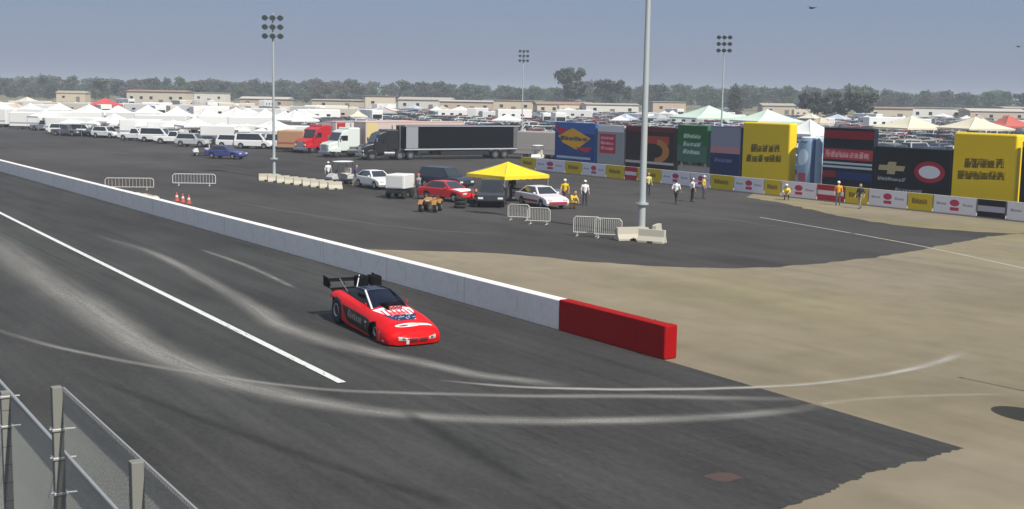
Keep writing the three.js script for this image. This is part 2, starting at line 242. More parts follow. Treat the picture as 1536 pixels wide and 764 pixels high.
// ------------------------------------------------------------------ the red race car
{
  const CORNER = G(577.5, 519.2), TH = Math.atan2(.485, .874), ax = V3(Math.cos(TH), 0, -Math.sin(TH));
  const car = thing('race_car', 'red drag racing car with tall black rear wing driving along the track wall', 'race car', CORNER.clone().addScaledVector(ax, .93), TH);
  // stations from the tail to the nose: z, half width at sill, half width at shoulder, sill height, shoulder height, centre height
  const ST = [[-4.95, .80, .84, .62, .96, 1.00], [-4.55, .88, .89, .50, .97, 1.02], [-4.1, .92, .91, .34, .96, 1.01], [-3.5, .94, .90, .18, .92, .99], [-2.9, .93, .87, .12, .87, .96], [-2.3, .92, .86, .10, .82, .93], [-1.7, .93, .86, .09, .77, .88], [-1.2, .95, .88, .08, .71, .80], [-.7, .96, .88, .07, .64, .71], [-.3, .95, .86, .06, .57, .63], [0, .92, .81, .055, .50, .55], [.16, .85, .73, .055, .44, .485], [.27, .72, .60, .06, .37, .41]];
  const cat = (a, b, c, d, t) => .5 * (2 * b + (c - a) * t + (2 * a - 5 * b + 4 * c - d) * t * t + (3 * b - a - 3 * c + d) * t * t * t);
  function stat(z) { let k = 0; while (k < ST.length - 2 && z > ST[k + 1][0]) k++; const t = (z - ST[k][0]) / (ST[k + 1][0] - ST[k][0]), A = ST[Math.max(0, k - 1)], B = ST[k], C = ST[k + 1], D = ST[Math.min(ST.length - 1, k + 2)]; return [1, 2, 3, 4, 5].map(i => cat(A[i], B[i], C[i], D[i], t)); }
  const ZR = -4.95, ZF = .27;
  function bodyPt(u, v) {                                               // u: tail 0 to nose 1; v: 0 right sill, .5 centre line, 1 left sill
    const z = ZR + (ZF - ZR) * u, [ws, wb, h0, hs, hc] = stat(z), side = v < .5 ? -1 : 1, t = 1 - Math.abs(v - .5) * 2; // t 0 sill .. 1 centre
    let x, y; if (t < .5) { const k = t / .5; x = ws + (wb - ws) * k * k + .035 * Math.sin(k * Math.PI); y = h0 + (hs - h0) * k; const r = Math.max(0, (k - .72) / .28); x -= .07 * r * r; }
    else { const k = (t - .5) / .5, e = Math.sin(k * Math.PI / 2); x = (wb - .07) * (1 - k); y = hs + (hc - hs) * e + .02 * Math.sin(Math.min(1, k * 5) * Math.PI / 2); const fen = Math.exp(-Math.pow((z + .75) / .55, 2)) * .05 * Math.exp(-Math.pow((k - .22) / .18, 2)); y += fen; }
    return V3(x * side, y, z);
  }
  const skin = (u, v, off) => { const p = bodyPt(u, v), e = .004, a = bodyPt(Math.min(1, u + e), v).sub(bodyPt(Math.max(0, u - e), v)), b = bodyPt(u, v + e).sub(bodyPt(u, v - e)); return p.add(b.cross(a).normalize().multiplyScalar(-off)); };
  const NU = 104, NV = 56, bg = grid(NU, NV, (u, v) => bodyPt(u, v));
  { // wheel openings
    const P = bg.attributes.position, idx = bg.index.array, keep = [];
    for (let k = 0; k < idx.length; k += 3) {
      let x = 0, y = 0, z = 0; for (let j = 0; j < 3; j++) { x += P.getX(idx[k + j]) / 3; y += P.getY(idx[k + j]) / 3; z += P.getZ(idx[k + j]) / 3; }
      const side = Math.abs(x) > .8; const rearCut = side && ((Math.hypot(z + 4.15, y - .44) < .53 && y < .86) || (z < -4.1 && y < .78)); const front = side && Math.hypot(z + .95, y - .27) < .34;
      if (!(rearCut || front)) keep.push(idx[k], idx[k + 1], idx[k + 2]);
    }
    bg.setIndex(keep);
  }
  const livery = canvasTex(2048, 1024, (x, w, h) => {
    x.fillStyle = '#d2040a'; x.fillRect(0, 0, w, h);
    const Z = z => (z - ZR) / (ZF - ZR) * w;
    for (const side of [0, 1]) {                                         // canvas y 0 is v = 1
      x.save(); if (side) { x.translate(0, h); x.scale(1, -1); }
      x.fillStyle = '#180f10'; x.beginPath(); x.moveTo(Z(-3.62), 190); x.lineTo(Z(-3.0), 196); x.lineTo(Z(-1.5), 204); x.quadraticCurveTo(Z(-.95), 190, Z(-.95), 10); x.lineTo(Z(-1.5), 22); x.lineTo(Z(-3.1), 38); x.closePath(); x.fill();
      x.restore();
      x.save(); if (!side) { x.translate(0, h); x.scale(1, -1); x.translate(0, 0); }
      x.restore();
      x.save(); x.translate(Z(-2.4), side ? h - 125 : 125); if (side) x.rotate(0); else x.scale(-1, -1); if (side) { } x.scale(1, 1);
      scribble(x, -270, -52, 470, 88, '#a59a93', 7, 5, .12); x.restore();
      x.fillStyle = '#2f6f58'; x.fillRect(Z(-1.62), side ? h - 120 : 70, 46, 50); x.fillStyle = '#cfc9c4'; x.fillRect(Z(-1.66), side ? h - 165 : 128, 56, 26);
      x.fillStyle = '#d8cfcf'; x.fillRect(Z(-.42), side ? h - 168 : 18, 9, 150); x.fillRect(Z(-.2), side ? h - 60 : 30, 60, 26);
    }
    x.fillStyle = '#0b0b0e'; x.fillRect(0, h * .335, Z(-3.5), h * .33);
    // bonnet: dark blue field with white stars, red and white script, white moustache over the nose
    x.save(); x.translate(Z(-.98), h / 2); x.scale(1.12, 1.12);
    x.fillStyle = '#f3e9ec'; x.beginPath(); x.moveTo(-250, -190); x.quadraticCurveTo(-60, -170, 30, -120); x.lineTo(80, 100); x.quadraticCurveTo(-80, 170, -250, 190); x.closePath(); x.fill();
    x.fillStyle = '#c8141c'; for (let k = -3; k <= 3; k++) { x.fillRect(-200 + Math.abs(k) * 8, k * 44 - 9, 190, 17); }
    scribble(x, -70, -95, 110, 190, '#d5121a', 3, 31, .09);
    x.fillStyle = '#1b2c55'; x.beginPath(); x.moveTo(0, -150); x.quadraticCurveTo(120, -130, 190, -60); x.lineTo(196, 70); x.quadraticCurveTo(110, 150, -10, 160); x.quadraticCurveTo(60, 0, 0, -150); x.fill();
    x.fillStyle = '#dfe5f2'; const R = mulberry(77); for (let k = 0; k < 20; k++) { const cx = 30 + R() * 150, cy = -120 + R() * 240, r = 9 + R() * 5; x.beginPath(); for (let q = 0; q < 10; q++) { const a = q * Math.PI / 5, rr = q % 2 ? r * .42 : r; x.lineTo(cx + Math.cos(a) * rr, cy + Math.sin(a) * rr); } x.fill(); }
    x.restore();
    x.save(); x.translate(Z(-.08), h / 2); x.fillStyle = '#f6f1ee'; x.beginPath(); x.ellipse(0, 40, 46, 150, 0, 0, 7); x.fill(); x.beginPath(); x.moveTo(-30, -60); x.quadraticCurveTo(-40, -190, 40, -235); x.quadraticCurveTo(20, -150, 30, -60); x.fill();
    x.fillStyle = '#c8141c'; x.beginPath(); x.ellipse(6, 95, 22, 60, 0, 0, 7); x.fill(); x.lineWidth = 9; x.strokeStyle = '#c8141c'; for (let k = -2; k < 3; k++) { x.beginPath(); x.moveTo(-22, k * 22 - 40); x.lineTo(24, k * 22 - 34); x.stroke(); } x.restore();
  });
  part(car, 'body', bg, new THREE.MeshPhysicalMaterial({ map: livery, roughness: .45, specularIntensity: .45, clearcoat: .12, clearcoatRoughness: .2, side: THREE.DoubleSide }));
  // front fascia under the nose
  const red = M(.64, .002, .004, .45, 0, { specularIntensity: .45, clearcoat: .12, clearcoatRoughness: .2 }), black = M(.006, .006, .007, .8, 0, { specularIntensity: .15 }), dark = M(.012, .013, .018, .3, 0, { specularIntensity: .4 }), navy = M(.004, .007, .022, .15, 0, { specularIntensity: .5 }), white = M(.78, .76, .76, .5), grey = M(.32, .32, .33, .45, .5), steel = M(.55, .55, .56, .35, .9);
  const noseZ = (x, y) => .27 + .20 * Math.pow(Math.max(0, 1 - x * x / .53), .75) * Math.min(1, Math.max(0, (.42 - y) / .16)) * (1 - .25 * Math.max(0, (.2 - y) / .15));
  const noseAt = (x, y, off) => V3(x, y, noseZ(x, y) + off);
  part(car, 'nose', grid(36, 12, (u, v) => { const p = bodyPt(1, u), y = p.y * (1 - v) + .05 * v; return V3(p.x, y, v === 0 ? .27 : noseZ(p.x, y)); }), red);
  part(car, 'splitter', rbox(1.3, .03, .5, .012, 0, .045, .06), red);
  for (const s of [-1, 1]) {
    const hl = part(car, 'headlight', grid(8, 6, (u, v) => noseAt(s * (.36 + u * .27), .20 + v * (.075 + .045 * u), .012)), M(.42, .43, .40, .25));
    part(hl, 'lamp', grid(4, 4, (u, v) => noseAt(s * (.43 + u * .09), .22 + v * .06, .02)), M(.06, .09, .12, .2));
    part(car, 'grille', grid(8, 6, (u, v) => noseAt(s * (.03 + u * .26), .14 + v * .13, .012)), M(.14, .010, .010, .6));
    part(car, 'mirror', rbox(.05, .08, .1, .02, s * .72, .96, -2.1), red);
  }
  part(car, 'nose_sticker', grid(4, 4, (u, v) => noseAt(-.40 + u * .09, .08 + v * .13, .018)), white);
  // greenhouse
  const GB = [[-.62, .92, -4.4], [.62, .92, -4.4], [.58, .82, -1.78], [-.62, .82, -1.78]].map(p => V3(...p)), GT = [[-.42, 1.25, -3.8], [.40, 1.25, -3.8], [.42, 1.28, -2.8], [-.44, 1.28, -2.8]].map(p => V3(...p));
  const bil = (a, b, c, d, u, v, bulge) => { const p = a.clone().lerp(b, u).lerp(d.clone().lerp(c, u), v), n = b.clone().sub(a).cross(d.clone().sub(a)).normalize(); return p.addScaledVector(n, bulge * Math.sin(u * Math.PI) * Math.sin(Math.min(1, v + .15) * Math.PI * .85)); };
  part(car, 'windshield', grid(14, 10, (u, v) => bil(GB[3], GB[2], GT[2], GT[3], u, v, .07)), navy);
  part(car, 'side_window', grid(12, 8, (u, v) => bil(GB[0], GB[3], GT[3], GT[0], u, v, .04)), dark);
  part(car, 'side_window', grid(12, 8, (u, v) => bil(GB[2], GB[1], GT[1], GT[2], u, v, .04)), dark);
  part(car, 'rear_window', grid(12, 8, (u, v) => bil(GB[1], GB[0], GT[0], GT[1], u, v, .03)), dark);
  const rf = part(car, 'roof', grid(12, 10, (u, v) => bil(GT[3], GT[2], GT[1], GT[0], u, v, .035)), M(.014, .02, .05, .4, 0, { clearcoat: .5 }));
  part(rf, 'escape_hatch', rbox(.46, .025, .46, .01, 0, 1.30, -3.3), M(.02, .028, .06, .4));
  const tub = (pts, r) => new THREE.TubeGeometry(new THREE.CatmullRomCurve3(pts), 12, r, 6);
  part(car, 'pillar', tub([GB[3].clone(), GB[3].clone().lerp(GT[3], .5).add(V3(-.02, .03, .03)), GT[3].clone()], .038), white);
  part(car, 'pillar', tub([GB[2].clone(), GB[2].clone().lerp(GT[2], .5).add(V3(.02, .03, .03)), GT[2].clone()], .03), navy);
  part(car, 'roof_rail', tub([GT[3].clone(), V3(-.45, 1.29, -3.3), GT[0].clone()], .026), navy);
  part(car, 'roof_rail', tub([GT[2].clone(), V3(.43, 1.29, -3.3), GT[1].clone()], .03), navy);
  for (const s of [-1, 1]) part(car, 'window_net', box(.012, .26, .5, s * .56, 1.05, -2.9), black);
  // air scoop on the bonnet
  const sc = part(car, 'air_scoop', extr([[-2.0, .80], [-1.4, .78], [-1.37, 1.0], [-1.6, 1.06], [-2.0, .99]], .52, .03), black);
  part(sc, 'intake_face', rbox(.44, .15, .03, .01, 0, .905, -1.365), M(.42, .02, .03, .5));
  for (const k of [-.13, 0, .13]) part(sc, 'butterfly_valve', new THREE.TorusGeometry(.05, .01, 6, 14).translate(k, .905, -1.346), steel);
  // rear wing
  const wing = part(car, 'rear_wing', extr([[-5.3, 1.30], [-5.02, 1.28], [-5.02, 1.295], [-5.28, 1.33]], 1.76, .008), black);
  part(wing, 'wing_lip', box(1.76, .045, .012, 0, 1.335, -5.3), black);
  for (const s of [-1, 1]) {
    part(car, 'wing_end_plate', extr([[-5.48, 1.10], [-4.92, 1.08], [-4.82, 1.22], [-4.95, 1.40], [-5.48, 1.46]], .03, .006).translate(s * .90, 0, 0), black);
    part(car, 'wing_strut', bar(V3(s * .45, .98, -4.3), V3(s * .45, 1.36, -5.1), .017), steel);
    part(car, 'wing_strut', bar(V3(s * .4, .98, -4.7), V3(s * .4, 1.27, -4.85), .02), black);
    part(car, 'parachute_pack', rbox(.40, .40, .5, .07, s * .24 + .5, 1.25, -4.9), M(.008, .008, .009, .9, 0, { specularIntensity: .1 }));
  }
  part(car, 'brace_bar', bar(V3(-.3, 1.24, -3.9), V3(.22, 1.46, -4.98), .02), white);
  part(car, 'rear_spoiler_deck', grid(10, 4, (u, v) => V3((u - .5) * 1.64, .99 + .06 * v, -4.93 - .22 * v)), black);
  part(car, 'tail_panel', quad(V3(-.78, .5, -4.93), V3(.78, .5, -4.93), V3(.8, .99, -4.94), V3(-.8, .99, -4.94)), black);
  part(car, 'floor_pan', rbox(1.5, .05, 3.9, .02, 0, .16, -2.1), black);
  part(car, 'engine_block', rbox(.5, .5, .8, .06, 0, .5, -2.0), M(.2, .2, .21, .4, .7));
  part(car, 'firewall', box(1.6, .6, .03, 0, .46, -3.45), black);
  // wheels
  function wheel(r, w, x, z) { const t = part(car, 'wheel', wheelGeo(r, w, 36).translate(x, r, z), M(.017, .017, .018, .85)); const q = .46; part(t, 'rim', mg([new THREE.CylinderGeometry(r * q, r * q, w - .06, 20, 1, true).rotateZ(Math.PI / 2).translate(x, r, z), new THREE.CylinderGeometry(r * q, r * .12, .10, 20, 1, true).rotateZ(-Math.sign(x) * Math.PI / 2).translate(x + Math.sign(x) * (w / 2 - .05), r, z), new THREE.TorusGeometry(r * (q + .02), .016, 6, 26).rotateY(Math.PI / 2).translate(x + Math.sign(x) * w / 2, r, z)]), M(.42, .43, .44, .35, .85)); return t; }
  wheel(.455, .44, -.73, -4.15); wheel(.455, .44, .73, -4.15); wheel(.28, .13, -.80, -.95); wheel(.28, .13, .80, -.95);
  part(car, 'rear_axle', bar(V3(-.7, .455, -4.15), V3(.7, .455, -4.15), .06), steel);
  for (const s of [-1, 1]) for (let k = 0; k < 4; k++) part(car, 'exhaust_pipe', tub([V3(s * .3, .42, -2.3 + k * .16), V3(s * .72, .38, -2.5 + k * .16), V3(s * .93, .52, -2.75 + k * .16)], .035), M(.12, .11, .1, .4, .8));
}

// ------------------------------------------------------------------ vehicles
const glass = M(.015, .02, .025, .12, 0, { clearcoat: 1 }), tyreM = M(.02, .02, .021, .9), rimM = M(.5, .5, .51, .35, .8), blackM = M(.014, .014, .015, .6), chrome = M(.65, .65, .66, .25, .95), lampM = M(.75, .75, .72, .2), tailM = M(.35, .01, .01, .3), whiteM = paint(.80, .80, .79), galv = M(.46, .47, .47, .5, .55);
const VT = {
  sedan: { W: 1.8, r: .32, ax: [1.4, -1.35], low: [[-2.25, .36], [-2.32, .70], [-2.2, .92], [-1.6, .96], [.85, .94], [1.85, .80], [2.25, .66], [2.32, .42], [2.22, .26]], cab: [-1.85, 1.0, -1.1, .22, .93, 1.42, .83, .60] },
  suv: { W: 1.92, r: .37, ax: [1.45, -1.45], low: [[-2.3, .42], [-2.36, .80], [-2.3, 1.06], [.95, 1.04], [1.95, .98], [2.3, .80], [2.36, .48], [2.24, .34]], cab: [-2.28, 1.15, -2.0, .42, 1.04, 1.74, .90, .70] },
  pickup: { W: 1.95, r: .39, ax: [1.75, -1.75], low: [[-2.75, .46], [-2.8, .84], [-2.75, 1.04], [1.0, 1.06], [2.2, 1.0], [2.7, .86], [2.76, .5], [2.6, .38]], cab: [-.75, 1.2, -.55, .48, 1.04, 1.78, .90, .70] },
  van: { W: 1.98, r: .36, ax: [1.6, -1.6], low: [[-2.5, .4], [-2.56, .8], [-2.5, 1.12], [1.7, 1.1], [2.3, .98], [2.52, .8], [2.56, .45], [2.4, .32]], cab: [-2.48, 1.9, -2.36, 1.05, 1.1, 2.02, .93, .78] },
};
for (const t of Object.values(VT)) {
  const out = [...t.low], zb = out[out.length - 1][1];
  for (const z of t.ax) { const R = t.r + .06; for (let k = 0; k <= 8; k++) { const a = k / 8 * Math.PI; out.push([z + Math.cos(a) * R, Math.max(zb, t.r) + Math.sin(a) * R * .92]); } }
  const [b0, b1, t0, t1, yb, yt, wb, wt] = t.cab;
  const c = [V3(-wb, yb, b0), V3(wb, yb, b0), V3(wb, yb, b1), V3(-wb, yb, b1), V3(-wt, yt, t0), V3(wt, yt, t0), V3(wt, yt, t1), V3(-wt, yt, t1)], F = [[3, 2, 6, 7], [1, 0, 4, 5], [2, 1, 5, 6], [0, 3, 7, 4]];
  const roof = grid(4, 4, (u, v) => c[7].clone().lerp(c[6], u).lerp(c[4].clone().lerp(c[5], u), v).add(V3(0, .05 * Math.sin(u * Math.PI) * Math.sin(v * Math.PI) + .0, 0)));
  t.body = mg([extr(out, t.W, .06), ...F.map(f => quad(...f.map(i => c[i]))), roof]);
  t.win = F.map(f => insetQuad(...f.map(i => c[i]), .13, .008));
  t.wheel = wheelGeo(t.r, .2, 16); t.rim = rimGeo(t.r, .2); t.zf = Math.max(...t.low.map(p => p[0])); t.zr = Math.min(...t.low.map(p => p[0]));
}
function vehicle(root, type, mat, detail = true) {
  const t = VT[type]; part(root, 'body', t.body, mat);
  ['windshield', 'rear_window', 'side_window', 'side_window'].forEach((n, i) => part(root, n, t.win[i], glass));
  for (const z of t.ax) for (const s of [-1, 1]) { const w = part(root, 'wheel', t.wheel, tyreM); w.position.set(s * (t.W / 2 - .13), t.r, z); if (detail) part(w, 'rim', t.rim, rimM); }
  if (detail) for (const s of [-1, 1]) { part(root, 'headlight', rbox(.36, .14, .06, .02, s * (t.W / 2 - .3), .66, t.zf - .045), lampM); part(root, 'taillight', rbox(.3, .16, .06, .02, s * (t.W / 2 - .26), .78, t.zr + .05), tailM); part(root, 'mirror', rbox(.18, .12, .1, .03, s * (t.cab[6] + .12), t.cab[4] + .08, t.cab[1] - .35), mat); }
  return root;
}
const FACE = WTURN;                                                    // heading along the wall, towards us

// golf cart: floor, roof on four posts, seat, front cowl
function golfCart(root, bodyMat, roofMat) {
  part(root, 'chassis', rbox(1.15, .12, 2.3, .04, 0, .36, 0), blackM);
  part(root, 'front_cowl', extr([[.55, .42], [1.2, .42], [1.22, .62], [.95, .86], [.7, .9]], 1.1, .05), bodyMat);
  part(root, 'rear_body', extr([[-1.2, .42], [-.25, .42], [-.25, .74], [-1.15, .8]], 1.14, .05), bodyMat);
  part(root, 'seat', rbox(1.05, .14, .5, .05, 0, .84, -.35), M(.6, .57, .5, .8)); part(root, 'backrest', rbox(1.05, .45, .1, .04, 0, 1.12, -.62), M(.6, .57, .5, .8));
  for (const s of [-1, 1]) { part(root, 'roof_post', bar(V3(s * .5, .85, .85), V3(s * .5, 1.84, .45), .02), blackM); part(root, 'roof_post', bar(V3(s * .5, .8, -.95), V3(s * .5, 1.84, -.75), .02), blackM); }
  part(root, 'roof', new THREE.SphereGeometry(1, 24, 12).scale(.66, .07, .95).translate(0, 1.88, -.15), roofMat); part(root, 'steering_wheel', new THREE.TorusGeometry(.17, .018, 6, 18).rotateX(-.9).translate(-.25, 1.05, .35), blackM);
  for (const z of [.8, -.75]) for (const s of [-1, 1]) { const w = part(root, 'wheel', wheelGeo(.23, .2, 16), tyreM); w.position.set(s * .52, .23, z); part(w, 'rim', rimGeo(.23, .2), rimM); }
}

// ------------------------------------------------------------------ race haulers
function hauler(label, tail, nose, trailerMat, cabMat, opts = {}) {
  const dir = nose.clone().sub(tail).setY(0).normalize(), mid = tail.clone().lerp(nose, .5), L = tail.distanceTo(nose), r = thing('race_hauler', label, 'truck', mid, Math.atan2(dir.x, dir.z), 'race haulers parked in a row');
  const z1 = L / 2, z0 = -L / 2, tf = z1 - 5.0, silver = M(.52, .54, .56, .35, .6), H = opts.h || 3.95;
  const tr = part(r, 'trailer', rbox(2.55, H - 1.15, tf - z0, .06, 0, (H + 1.15) / 2, (tf + z0) / 2), trailerMat);
  part(tr, 'side_frame', mg([box(2.59, .14, tf - z0 + .02, 0, 1.2, (tf + z0) / 2), box(2.59, .10, tf - z0 + .02, 0, H - .06, (tf + z0) / 2)]), opts.trim || silver);
  part(tr, 'front_panel', box(2.6, H - 1.5, 1.5, 0, (H + 1.15) / 2, tf - .9), opts.front || silver); part(tr, 'rear_panel', box(2.6, H - 1.5, .7, 0, (H + 1.15) / 2, z0 + .5), opts.rear || trailerMat);
  part(tr, 'belly_box', rbox(2.3, .7, (tf - z0) * .42, .05, 0, .82, (tf + z0) / 2 - .3), blackM); part(tr, 'landing_leg', box(.12, .9, .12, -.9, .5, tf - 2.9), galv);
  part(r, 'frame_rail', box(1.0, .25, 6.6, 0, .85, tf + 1.3), blackM);
  part(r, 'sleeper', rbox(2.4, 2.35, 1.6, .18, 0, 2.3, tf + 1.5, 3), cabMat);
  const cab = part(r, 'cab', extr([[tf + 2.2, .75], [tf + 3.7, .75], [tf + 3.7, 1.9], [tf + 3.15, 2.95], [tf + 2.6, 3.2], [tf + 2.2, 3.25]], 2.3, .08), cabMat);
  part(cab, 'windshield', insetQuad(V3(-1.08, 1.95, tf + 3.72), V3(1.08, 1.95, tf + 3.72), V3(1.02, 2.9, tf + 3.22), V3(-1.02, 2.9, tf + 3.22), .06, .03), glass);
  for (const s of [-1, 1]) { part(cab, 'side_window', box(.02, .6, .8, s * 1.16, 2.25, tf + 2.85), glass); part(r, 'exhaust_stack', bar(V3(s * 1.1, 1.0, tf + 2.3 - 1.75), V3(s * 1.1, 3.9, tf + 2.3 - 1.75), .07), chrome); part(r, 'fuel_tank', new THREE.CylinderGeometry(.32, .32, 1.3, 14).rotateX(Math.PI / 2).translate(s * .98, .72, tf + 1.9), chrome); part(r, 'headlight', rbox(.32, .22, .08, .03, s * .8, 1.05, z1 + .0), lampM); part(r, 'mirror', rbox(.08, .45, .18, .03, s * 1.38, 2.3, tf + 3.5), chrome); }
  const hood = part(r, 'hood', extr([[tf + 3.6, .75], [z1, .7], [z1, 1.45], [z1 - .3, 1.7], [tf + 3.6, 1.92]], 1.9, .12), cabMat); part(hood, 'grille', rbox(1.1, .8, .05, .03, 0, 1.12, z1 + .015), chrome); part(r, 'bumper', rbox(2.35, .35, .22, .06, 0, .55, z1 + .02), chrome);
  for (const s of [-1, 1]) part(r, 'fender', extr([[z1 - 1.6, .6], [z1 - 1.45, 1.05], [z1 - 1.0, 1.2], [z1 - .5, 1.08], [z1 - .3, .7]], .42, .05).translate(s * 1.0, 0, 0), cabMat);
  for (const z of [z1 - 1.0, tf + .6, tf - .75, z0 + 2.0, z0 + 3.25]) for (const s of [-1, 1]) { const w = part(r, 'wheel', wheelGeo(.5, z > z1 - 2 ? .3 : .55, 20), tyreM); w.position.set(s * (z > z1 - 2 ? 1.02 : .95), .5, z); part(w, 'rim', rimGeo(.5, z > z1 - 2 ? .3 : .55), chrome); }
  if (opts.script) part(r, 'door_lettering', quad(V3(-1.222, 1.7, tf + .85), V3(-1.222, 1.7, tf + 2.2), V3(-1.222, 3.1, tf + 2.2), V3(-1.222, 3.1, tf + .85)).applyMatrix4(new THREE.Matrix4()), opts.script);
  return r;
}
{
  const script = mapMat(canvasTex(256, 256, (x) => { x.fillStyle = '#151518'; x.fillRect(0, 0, 256, 256); scribble(x, 25, 90, 205, 60, '#b9b9bd', 6, 3, .13); scribble(x, 90, 165, 130, 30, '#8d8d90', 6, 9, .13); }), .5);
  const nose = G(540, 240), tail = G(771, 237), dv = tail.clone().sub(nose).normalize(), pn = V3(dv.z, 0, -dv.x); if (pn.z > 0) pn.negate();
  hauler('black race transporter truck and trailer with silver trim along its lower edge', tail, nose, M(.004, .0045, .006, .5, 0, { specularIntensity: .25 }), paint(.012, .012, .014), { script, rear: M(.12, .12, .125, .5), trim: M(.6, .62, .66, .35, .3) });
  const n2 = G(486, 236), t2 = n2.clone().addScaledVector(dv, 19.5).addScaledVector(pn, 4.0);
  hauler('white and pale green race truck beside the black transporter with an orange trimmed trailer', t2, n2, M(.60, .50, .46, .5), paint(.70, .76, .72), { trim: M(.66, .38, .25, .5), front: M(.66, .55, .25, .5), h: 4.15 });
  const n3 = G(450, 230), t3 = n3.clone().addScaledVector(dv, 19).addScaledVector(pn, 8.5);
  hauler('bright red race truck parked beside the white and green one', t3, n3, M(.66, .64, .63, .5), paint(.52, .01, .02), { trim: M(.45, .05, .05, .5), front: M(.45, .03, .03, .5), h: 3.9 });
}

// ------------------------------------------------------------------ trailers, motorhomes, canopies
function boxTrailer(label, pos, turn, L, H, mat, group, opts = {}) {
  const r = thing(opts.motor ? 'motorhome' : 'box_trailer', label, opts.motor ? 'motorhome' : 'trailer', pos, turn, group), W = 2.5;
  part(r, 'body', rbox(W, H - .5, L, .15, 0, (H + .5) / 2, 0, 3), mat); part(r, 'stripe', rbox(W + .02, .22, L * .96, .01, 0, 1.15, 0), opts.stripe || M(.28, .29, .32, .5));
  part(r, 'door', rbox(.04, 1.85, .75, .01, W / 2 + .005, 1.55, L * .28), M(.62, .62, .61, .5)); part(r, 'roof_vent', rbox(.5, .18, .5, .04, 0, H + .06, -L * .2), M(.6, .6, .6, .6));
  for (const s of [-1, 1]) for (let k = 0; k < 3; k++) if (opts.windows) part(r, 'window', rbox(.03, .55, .9, .01, s * (W / 2 + .006), H * .62, -L * .32 + k * L * .27), glass);
  if (opts.motor) { part(r, 'windshield', rbox(W - .4, .95, .04, .02, 0, H * .60, L / 2 + .005), glass); for (const s of [-1, 1]) part(r, 'headlight', rbox(.35, .2, .05, .02, s * .8, .85, L / 2 + .01), lampM); }
  else part(r, 'rear_door', rbox(W - .3, H - 1.0, .04, .01, 0, (H + .6) / 2, -L / 2 - .003), M(.66, .66, .65, .5));
  for (const z of opts.motor ? [L * .34, -L * .26] : [-.5, .5]) for (const s of [-1, 1]) part(r, 'wheel', wheelGeo(.38, .24, 14), tyreM).position.set(s * 1.12, .38, z);
  return r;
}
function canopy(name, label, pos, turn, S, eave, peak, mat, group, valance = .25) {
  const r = thing(name, label, 'canopy', pos, turn, group), h = S / 2;
  for (const a of [-1, 1]) for (const b of [-1, 1]) part(r, 'leg', bar(V3(a * h * .97, 0, b * h * .97), V3(a * h * .97, eave, b * h * .97), .03), galv);
  const tops = []; const C = [V3(-h, eave, h), V3(h, eave, h), V3(h, eave, -h), V3(-h, eave, -h)], top = V3(0, peak, 0);
  for (let k = 0; k < 4; k++) { const a = C[k], b = C[(k + 1) % 4]; tops.push(grid(8, 6, (u, v) => { const p = a.clone().lerp(b, u).lerp(top, v); p.y -= (peak - eave) * .16 * Math.sin(v * Math.PI) * (.6 + .4 * Math.sin(u * Math.PI)); return p; })); }
  part(r, 'roof', mg(tops), mat);
  for (let k = 0; k < 4; k++) { const a = C[k], b = C[(k + 1) % 4]; part(r, 'valance', grid(14, 2, (u, v) => { const p = a.clone().lerp(b, u); p.y += -valance * v + .02 * Math.sin(u * 40) * v; return p; }), mat); }
  part(r, 'roof_frame', mg(C.map(c => bar(c.clone().setY(eave - .02), top.clone().setY(peak - .06), .015))), galv);
  return r;
}
const cloth = (r, g, b) => M(r, g, b, .85, 0, { transmission: .12, thickness: 0 });
const rnd = mulberry(4242);
